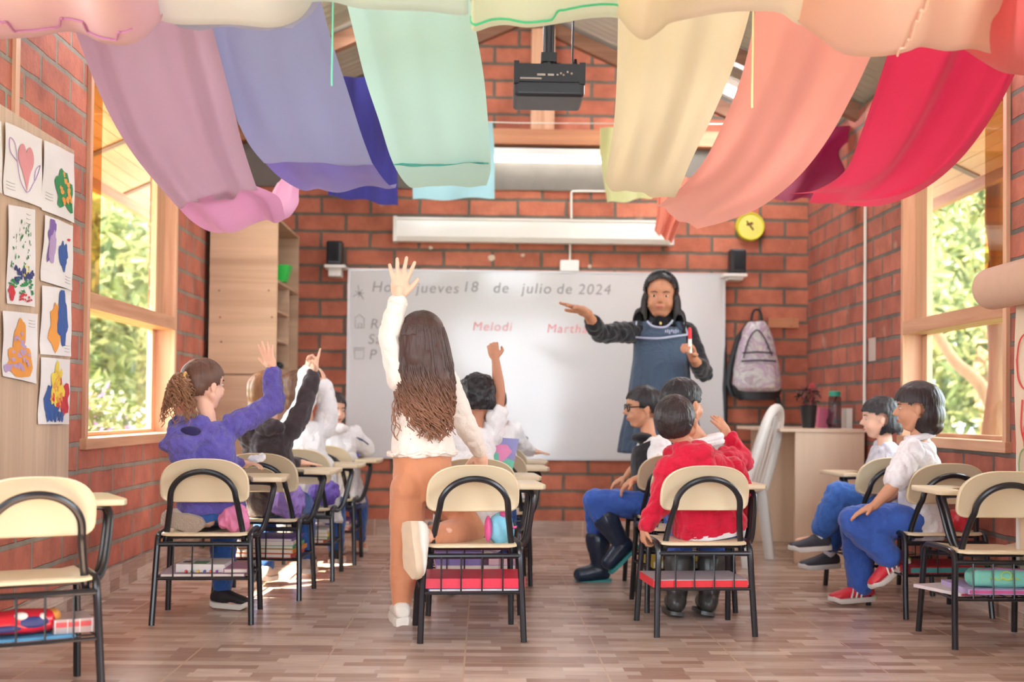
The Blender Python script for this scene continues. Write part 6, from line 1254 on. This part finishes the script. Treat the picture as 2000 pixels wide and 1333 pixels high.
def cut_t(x, y, z): return (y > .05 and abs(x) < .3 and z < .40-1.6*x*x and z > -.7) or (y > .2 and z < .18) or (z < -1.02+.05*math.sin(x*22))
hair_cap(o, hc, M, .232, H_BLK, [((0, -.06, .14), (.42, .48, .43)), ((0, -.2, -.15), (.43, .32, .5)), ((-.37, .0, -.35), (.11, .2, .42)), ((.37, .0, -.35), (.11, .2, .42)), ((-.46, .08, -.66), (.16, .16, .34)), ((.48, .08, -.66), (.17, .17, .36)), ((0, -.2, -.6), (.44, .2, .4))], cut_t, voxel=.0055, disp=(.003, 30, (1, 1, .2), 2))
b = MB()
for i in range(26): a = PI*i/25; p = hc+M@(V(-math.cos(a)*.40, .06, .12+math.sin(a)*.46)*.232); b.ell(p, (.0065, .010, .0065), nu=8, nv=6)
b.build('hairband', mat('hairband', (84, 86, 92), .25, noise_amt=.9, nscale=120), o)
b = MB(); b.tube([hc+M@(V(q_*.27, .1, -.22-.05*k_)*.232) for q_, k_ in ((1, 0), (1, 1))], .005, 6); b.build('earring', mat('gold', (220, 190, 120), .3, .8), o)
b = MB(); b.ell(P(1290, 632, TY-.085), (.007, .005, .009)); b.build('pendant', MATS['gold'], o)
# red marker in her hand
mk = MB(); a_ = P(1348, 690, 6.335); d_ = (P(1347, 640, 6.33)-a_); mk.tube([a_, a_+d_*.55, a_+d_*.56], [.010, .010, .009], 10); mk.tube([a_+d_*.55, a_+d_*.9, a_+d_], [.0105, .0105, .006], 10, 1); t_ = mk.build('board_marker', [M_WHITE, mat('cap_red', (214, 36, 50), .4)]); tag(t_, 'white board marker with red cap held in the raised hand', 'marker')
# ---- 9 boy with glasses, rain boots
J = J_(pel=(1292, 990, 6.0), neck=(1266, 848, 6.08), shL=(1290, 872, 5.95), shR=(1270, 868, 6.2), elL=(1284, 925, 5.88), wrL=(1238, 938, 5.86), elR=(1240, 915, 6.26), wrR=(1222, 935, 6.16),
       hipL=(1288, 990, 5.94), hipR=(1288, 990, 6.08), knL=(1160, 978, 5.92), anL=(1212, 1060, 5.94), knR=(1162, 985, 6.14), anR=(1172, 1108, 6.16))
J['toeR'] = J['anR']+V(-.1, 0, -.05); J['toeL'] = J['anL']+V(-.02, 0, -.05)
hc = P(1254, 797, 6.1)
o, M = person('person', 'boy with black glasses and dark vest sitting sideways in rain boots', J, 1.0, hc, (-1, -.12, -.03), None, .2, SK_M, {'L': dict(d=(-.8, 0, -.5), n=(.3, .2, -1), L=.115, curl=(.5, .6, .7, .8)), 'R': dict(d=(-.8, -.1, -.3), n=(.3, .2, -1), L=.11, curl=(.4, .5, .6, .6))}, voxel=.0046)
ts = wear_top(o, 't_shirt', J, 1.0, M_WHT, False, .011, sl=.62)
b = MB(); sec, secs, W = torso_secs(J, 1.0, .016)
for t, rx, ry in ((-.02, .118, .088), (.3, .112, .088), (.9, W*.84+.004, .088), (1.3, W*.80, .076), (1.6, W*.6, .055)): sec(t, rx, ry)
cc = [(s[0]+V(-.026, .0, 0), s[1], s[2], s[3], s[4]) for s in secs]; b.loft(cc, 24, p=2.4); b.ell(J['neck']+V(-.025, 0, -.02), (.06, .06, .03)); blob('vest', b, .006, M_BLKT, o, 3, (.004, 14))
wear_pants(o, J, 1.02, M_BLUEP, .010, .56, flare=.0)
hair_cap(o, hc, M, .2, H_BLK, SHORT, cut_short, voxel=.005)
M_GLF = mat('glasses_frame', (24, 22, 26), .25)
b = MB()
for q in (-1, 1):
    cc_ = hc+M@(V(q*.16, .40, 0)*.2); b.tube([cc_+M@(V(math.cos(t)*.11, -.02*abs(math.cos(t)), math.sin(t)*.09)*.2) for t in [2*PI*i/16 for i in range(17)]], .003, 6); b.tube([hc+M@(V(q*.27, .38, .02)*.2), hc+M@(V(q*.37, .1, .03)*.2), hc+M@(V(q*.38, -.08, -.0)*.2)], .003, 6)
b.tube([hc+M@(V(-.05, .42, .01)*.2), hc+M@(V(.05, .42, .01)*.2)], .003, 6); b.build('glasses', M_GLF, o)
M_BOOT = mat('rubber_navy', (40, 52, 74), .28, noise_amt=.4, nscale=18); M_TEAL = mat('rubber_teal', (70, 166, 166), .5); M_BOOTG = mat('rubber_grey', (66, 66, 64), .3, noise_amt=.3, nscale=20)
def boot(an, kn, toe, m, ms, L=.2, hgt=.55, s_=1.):
    u = (kn-an).normalized(); t = Vector(toe).normalized(); b = MB(); b.cap(an, lp(an, kn, hgt), .042*s_, .062*s_); b.cap(lp(an, kn, hgt-.1), lp(an, kn, hgt), .061*s_, .064*s_); hb = an-u*.05
    b.cap(an-u*.02, an-u*.025+t*L*.3, .044*s_, .040*s_); b.cap(an-u*.028+t*L*.25, an-u*.030+t*L*.50, .041*s_, .038*s_); b.cap(an-u*.02-t*.012, an-u*.03-t*.015, .04*s_, .038*s_)
    q = blob('rain_boot', b, .005, m, o, 3); ss = t.cross(u).normalized(); b = MB(); R = []
    uu = (u-t*u.dot(t)).normalized()
    for z in (-.0, .015):
        ring = []
        prof = [(-.29, 0), (-.25, .75), (0, .98), (.3, 1.0), (.55, 1.1), (.7, .85), (.76, 0)]
        for x, y in prof: ring.append(an-uu*.076+t*L*x*.95+ss*.038*y+uu*z)
        for x, y in prof[-2:0:-1]: ring.append(an-uu*.076+t*L*x*.95-ss*.038*y+uu*z)
        R.append(ring)
    b.rings(R); b.build('sole', ms, q, smooth=50); return q
boot(J['anR'], J['knR'], (-1, -.1, -.08), M_BOOT, M_TEAL, hgt=.44); boot(J['anL'], J['knL'], (-.75, 0, -.75), M_BOOT, M_TEAL)
# ---- 10 child with white collar in red, hand raised (second right chair)
J = J_(pel=(1352, 1000, 5.48), neck=(1366, 860, 5.45), shL=(1318, 892, 5.42), shR=(1418, 896, 5.5), elL=(1300, 950, 5.6), wrL=(1330, 970, 5.75), elR=(1452, 905, 5.58), wrR=(1424, 852, 5.56),
       hipL=(1330, 1000, 5.48), hipR=(1375, 1000, 5.48), knL=(1320, 1000, 5.8), knR=(1385, 1000, 5.8), anL=(1316, 1130, 5.72), anR=(1385, 1130, 5.72))
J['toeL'] = J['anL']+V(0, .08, -.05); J['toeR'] = J['anR']+V(0, .08, -.05)
hc = P(1335, 790, 5.44)
o, M = person('person', 'child with black hair and white collar over red sweater, hand lifted', J, 1.05, hc, (.8, .6, .05), (-.12, 0, 1), .215, SK_M, {'R': dict(d=P(1396, 810, 5.54)-P(1424, 852, 5.56), n=(-.6, .5, .2), L=.13, curl=(.1, .2, .35, .4), spread=.25), 'L': dict(d=(0, 1, 0), n=(0, 0, -1), L=.11)}, voxel=.0048)
M_RED = fab('red_knit', (206, 26, 58), .25)
wear_top(o, 'sweater', J, 1.05, M_RED, True, .016, disp=(.007, 10, (1, 1, .6), 3))
b = MB(); cn = P(1382, 866, 5.42); b.tube([cn+V(math.cos(a)*.056, math.sin(a)*.055, .016*math.cos(a*1)+.016) for a in [2*PI*i/30 for i in range(31)]], .017, 8); b.tube([cn+V(math.cos(a)*.062, math.sin(a)*.06, .01*math.cos(a)+.0) for a in [2*PI*i/30 for i in range(31)]], .014, 8); b.build('collar', M_WHT, o)
wear_pants(o, J, 1.0, M_BLUEP, .01, .92)
hair_cap(o, hc, M, .215, H_BLK, SHORT, cut_short, voxel=.005, disp=(.003, 60, (1, 1, .6), 2))
for q in 'LR': shoe(o, J['an'+q], (0, 1, -.05), (0, 0, 1), .17, M_SHW, mat('sole_green', (120, 190, 90), .5))
# ---- 11 boy in red hooded sweater, front right chair
J = J_(pel=(1386, 1030, 4.88), neck=(1352, 885, 4.84), shL=(1308, 915, 4.80), shR=(1432, 918, 4.9), elL=(1288, 985, 4.78), wrL=(1260, 1030, 4.76), elR=(1452, 990, 5.0), wrR=(1420, 1000, 5.2),
       hipL=(1358, 1028, 4.88), hipR=(1414, 1028, 4.88), knL=(1330, 1045, 5.2), knR=(1398, 1045, 5.2), anL=(1322, 1165, 5.12), anR=(1384, 1165, 5.12))
J['toeL'] = J['anL']+V(0, .08, -.05); J['toeR'] = J['anR']+V(0, .08, -.05)
hc = P(1321, 824, 4.82)
o, M = person('person', 'boy in red sweater leaning his cropped dark head, seen from behind', J, 1.05, hc, (.35, .92, .35), (-.25, -.3, 1), .205, SK_M, {'L': dict(d=(-.15, .15, -1), n=(1, .2, 0), L=.11, curl=(1.0, 1.1, 1.2, 1.2), tcurl=.6), 'R': dict(d=(0, 1, 0), n=(0, 0, -1), L=.11)}, voxel=.0042)
def hood2(b):
    b.ell(P(1356, 888, 4.78), (.085, .05, .045)); b.ell(P(1340, 905, 4.77), (.07, .04, .05)); b.ell(P(1374, 905, 4.78), (.05, .04, .055)); b.cap(P(1330, 878, 4.8), P(1378, 880, 4.82), .035, .035)
sw = wear_top(o, 'hooded_sweater', J, 1.05, M_RED, True, .016, length=.0, hipw=.125, waist=.115, disp=(.006, 11, (1, 1, .7), 3), extra=hood2, voxel=.006)
b = MB(); sec, secs, W = torso_secs(J, 1.05, .016); sec(-.05, .122, .088); sec(-.16, .118, .086); b.loft(secs, 24, p=2.3); b.build('shirt_tail', M_WHT, o)
wear_pants(o, J, 1.0, M_BLUEP, .010, .5)
hair_cap(o, hc, M, .205, H_DK, [((0, -.06, .13), (.395, .475, .425)), ((0, -.2, .02), (.35, .32, .32))], lambda x, y, z: cut_short(x, y, z) or z < -.2, voxel=.0045, disp=(.0016, 120, (1, 1, 1), 2))
for q in 'LR': boot(J['an'+q], J['kn'+q], (0, 1, -.05), M_BOOTG, M_BOOTG)
# ---- 12 boy in white polo, red football shoes
J = J_(pel=(1806, 1022, 5.32), neck=(1795, 850, 5.3), shL=(1778, 880, 5.18), shR=(1800, 878, 5.42), elL=(1750, 945, 5.12), wrL=(1706, 990, 5.14), elR=(1770, 950, 5.5), wrR=(1715, 985, 5.45),
       hipL=(1800, 1022, 5.26), hipR=(1800, 1018, 5.4), knL=(1664, 1016, 5.22), anL=(1742, 1092, 5.24), knR=(1668, 1016, 5.42), anR=(1682, 1150, 5.46))
J['toeR'] = J['anR']+V(-.1, 0, -.04); J['toeL'] = J['anL']+V(-.04, 0, -.06)
hc = P(1790, 797, 5.3)
o, M = person('person', 'boy in white polo shirt and blue trousers with red football shoes', J, 1.03, hc, (-.93, .32, -.04), None, .205, SK_M, {'L': dict(d=(-.9, 0, -.35), n=(.2, 0, -1), L=.12, curl=(.2, .3, .3, .3)), 'R': dict(d=(-.9, 0, -.35), n=(.2, 0, -1), L=.12, curl=(.3, .3, .3, .3))}, voxel=.0042)
pl_ = wear_top(o, 'polo_shirt', J, 1.03, M_WHT, False, .014, sl=.85, length=.12, hipw=.125, waist=.118, disp=(.007, 11, (1, 1, .6), 3), voxel=.006)
b = MB(); cn = J['neck']; b.tube([cn+V(math.cos(a)*.055+.004, math.sin(a)*.05, .012*math.cos(a)-.006) for a in [2*PI*i/30 for i in range(31)]], .014, 8); b.build('collar', M_WHT, pl_)
b = MB(); b.tube(smooth_path([P(1817, 985, 5.215), P(1812, 1000, 5.205), P(1806, 1018, 5.205)], 4), .008, 6); b.build('red_stripe', fab('redstripe', (190, 50, 80)), pl_)
wear_pants(o, J, 1.06, M_BLUEP, .014, .93, flare=.012)
M_FRED = mat('shoe_red', (226, 52, 66), .4); M_FSOLE = mat('sole_white', (224, 216, 206), .5, noise_amt=.1, nscale=60); M_LIME = mat('lime', (176, 214, 90), .5)
def heel(b, hb, t, s, u, L): b.ell(hb+t*L*.06+u*.012, (.026, .026, .014), Matrix((t, s, u)).transposed())
xt = [('stripe', stripes, M_SHW), ('heel_patch', heel, M_LIME)]
shoe(o, J['anR'], (-1, -.1, -.06), (0, 0, 1), .2, M_FRED, M_FSOLE, w=.037, extra=xt); shoe(o, J['anL']+V(0, 0, -.0), P(1700, 1150, 5.2)-P(1762, 1100, 5.22), (-.55, -.05, .83), .2, M_FRED, M_FSOLE, w=.037, extra=xt)
BOB = [((0, -.06, .12), (.45, .52, .46)), ((0, -.2, -.15), (.45, .38, .44)), ((0, -.28, -.38), (.36, .26, .22))]
def earhole(x, y, z): return abs(x) > .2 and ((y+.01)/.13)**2+((z+.06)/.15)**2 < 1
def cut_bob(x, y, z): return (y > .3-.35*abs(x) and z < .19-.25*abs(x)) or (y > .12 and z < .06) or (y > .07 and z < -.02) or (y > -.02-.3*(z+.16) and z < -.16) or earhole(x, y, z)
hair_cap(o, hc, M, .205, H_DK, BOB, cut_bob, voxel=.005, disp=(.003, 34, (1, 1, .25), 2))
# ---- 13 child in grey sweater, dark sneakers
J = J_(pel=(1742, 1000, 5.92), neck=(1728, 860, 5.95), shL=(1738, 885, 5.84), shR=(1722, 880, 6.06), elL=(1708, 942, 5.82), wrL=(1676, 985, 5.84), elR=(1700, 940, 6.1), wrR=(1668, 980, 6.05),
       hipL=(1738, 1000, 5.86), hipR=(1738, 996, 6.0), knL=(1636, 965, 5.86), anL=(1600, 1052, 5.88), knR=(1640, 975, 6.05), anR=(1618, 1088, 6.08))
J['toeR'] = J['anR']+V(-.1, 0, -.04); J['toeL'] = J['anL']+V(-.1, 0, -.02)
hc = P(1718, 818, 5.97)
o, M = person('person', 'child in pale grey sweater and dark sneakers beside the polo shirt boy', J, 1.0, hc, (-.97, .2, -.02), None, .195, SK_L, {'L': dict(d=(-.7, 0, -.4), n=(.2, 0, -1), L=.11, curl=(.4, .4, .5, .5)), 'R': dict(d=(-.9, 0, -.35), n=(.2, 0, -1), L=.11)}, voxel=.005)
wear_top(o, 'sweater', J, 1.0, fab('pale_grey', (196, 194, 204)), True, .015)
wear_pants(o, J, 1.04, fab('blue2', (62, 106, 182)), .014, .74, flare=.012)
for q in 'LR':
    b = MB(); b.cap(J['an'+q], lp(J['an'+q], J['kn'+q], .3), .03, .034); b.build('sock', M_WHT, o)
    shoe(o, J['an'+q], (-1, -.08, -.06), (0, 0, 1), .2, mat('shoe_slate', (66, 66, 74), .6, noise_amt=.2), M_SHW, extra=[('laces', laces, mat('lace_orange', (206, 90, 60), .5))], w=.036)
hair_cap(o, hc, M, .195, H_BLK, BOB, lambda x, y, z: cut_bob(x, y, z-.03) or z < -.40+.03*math.sin(x*30), voxel=.005)
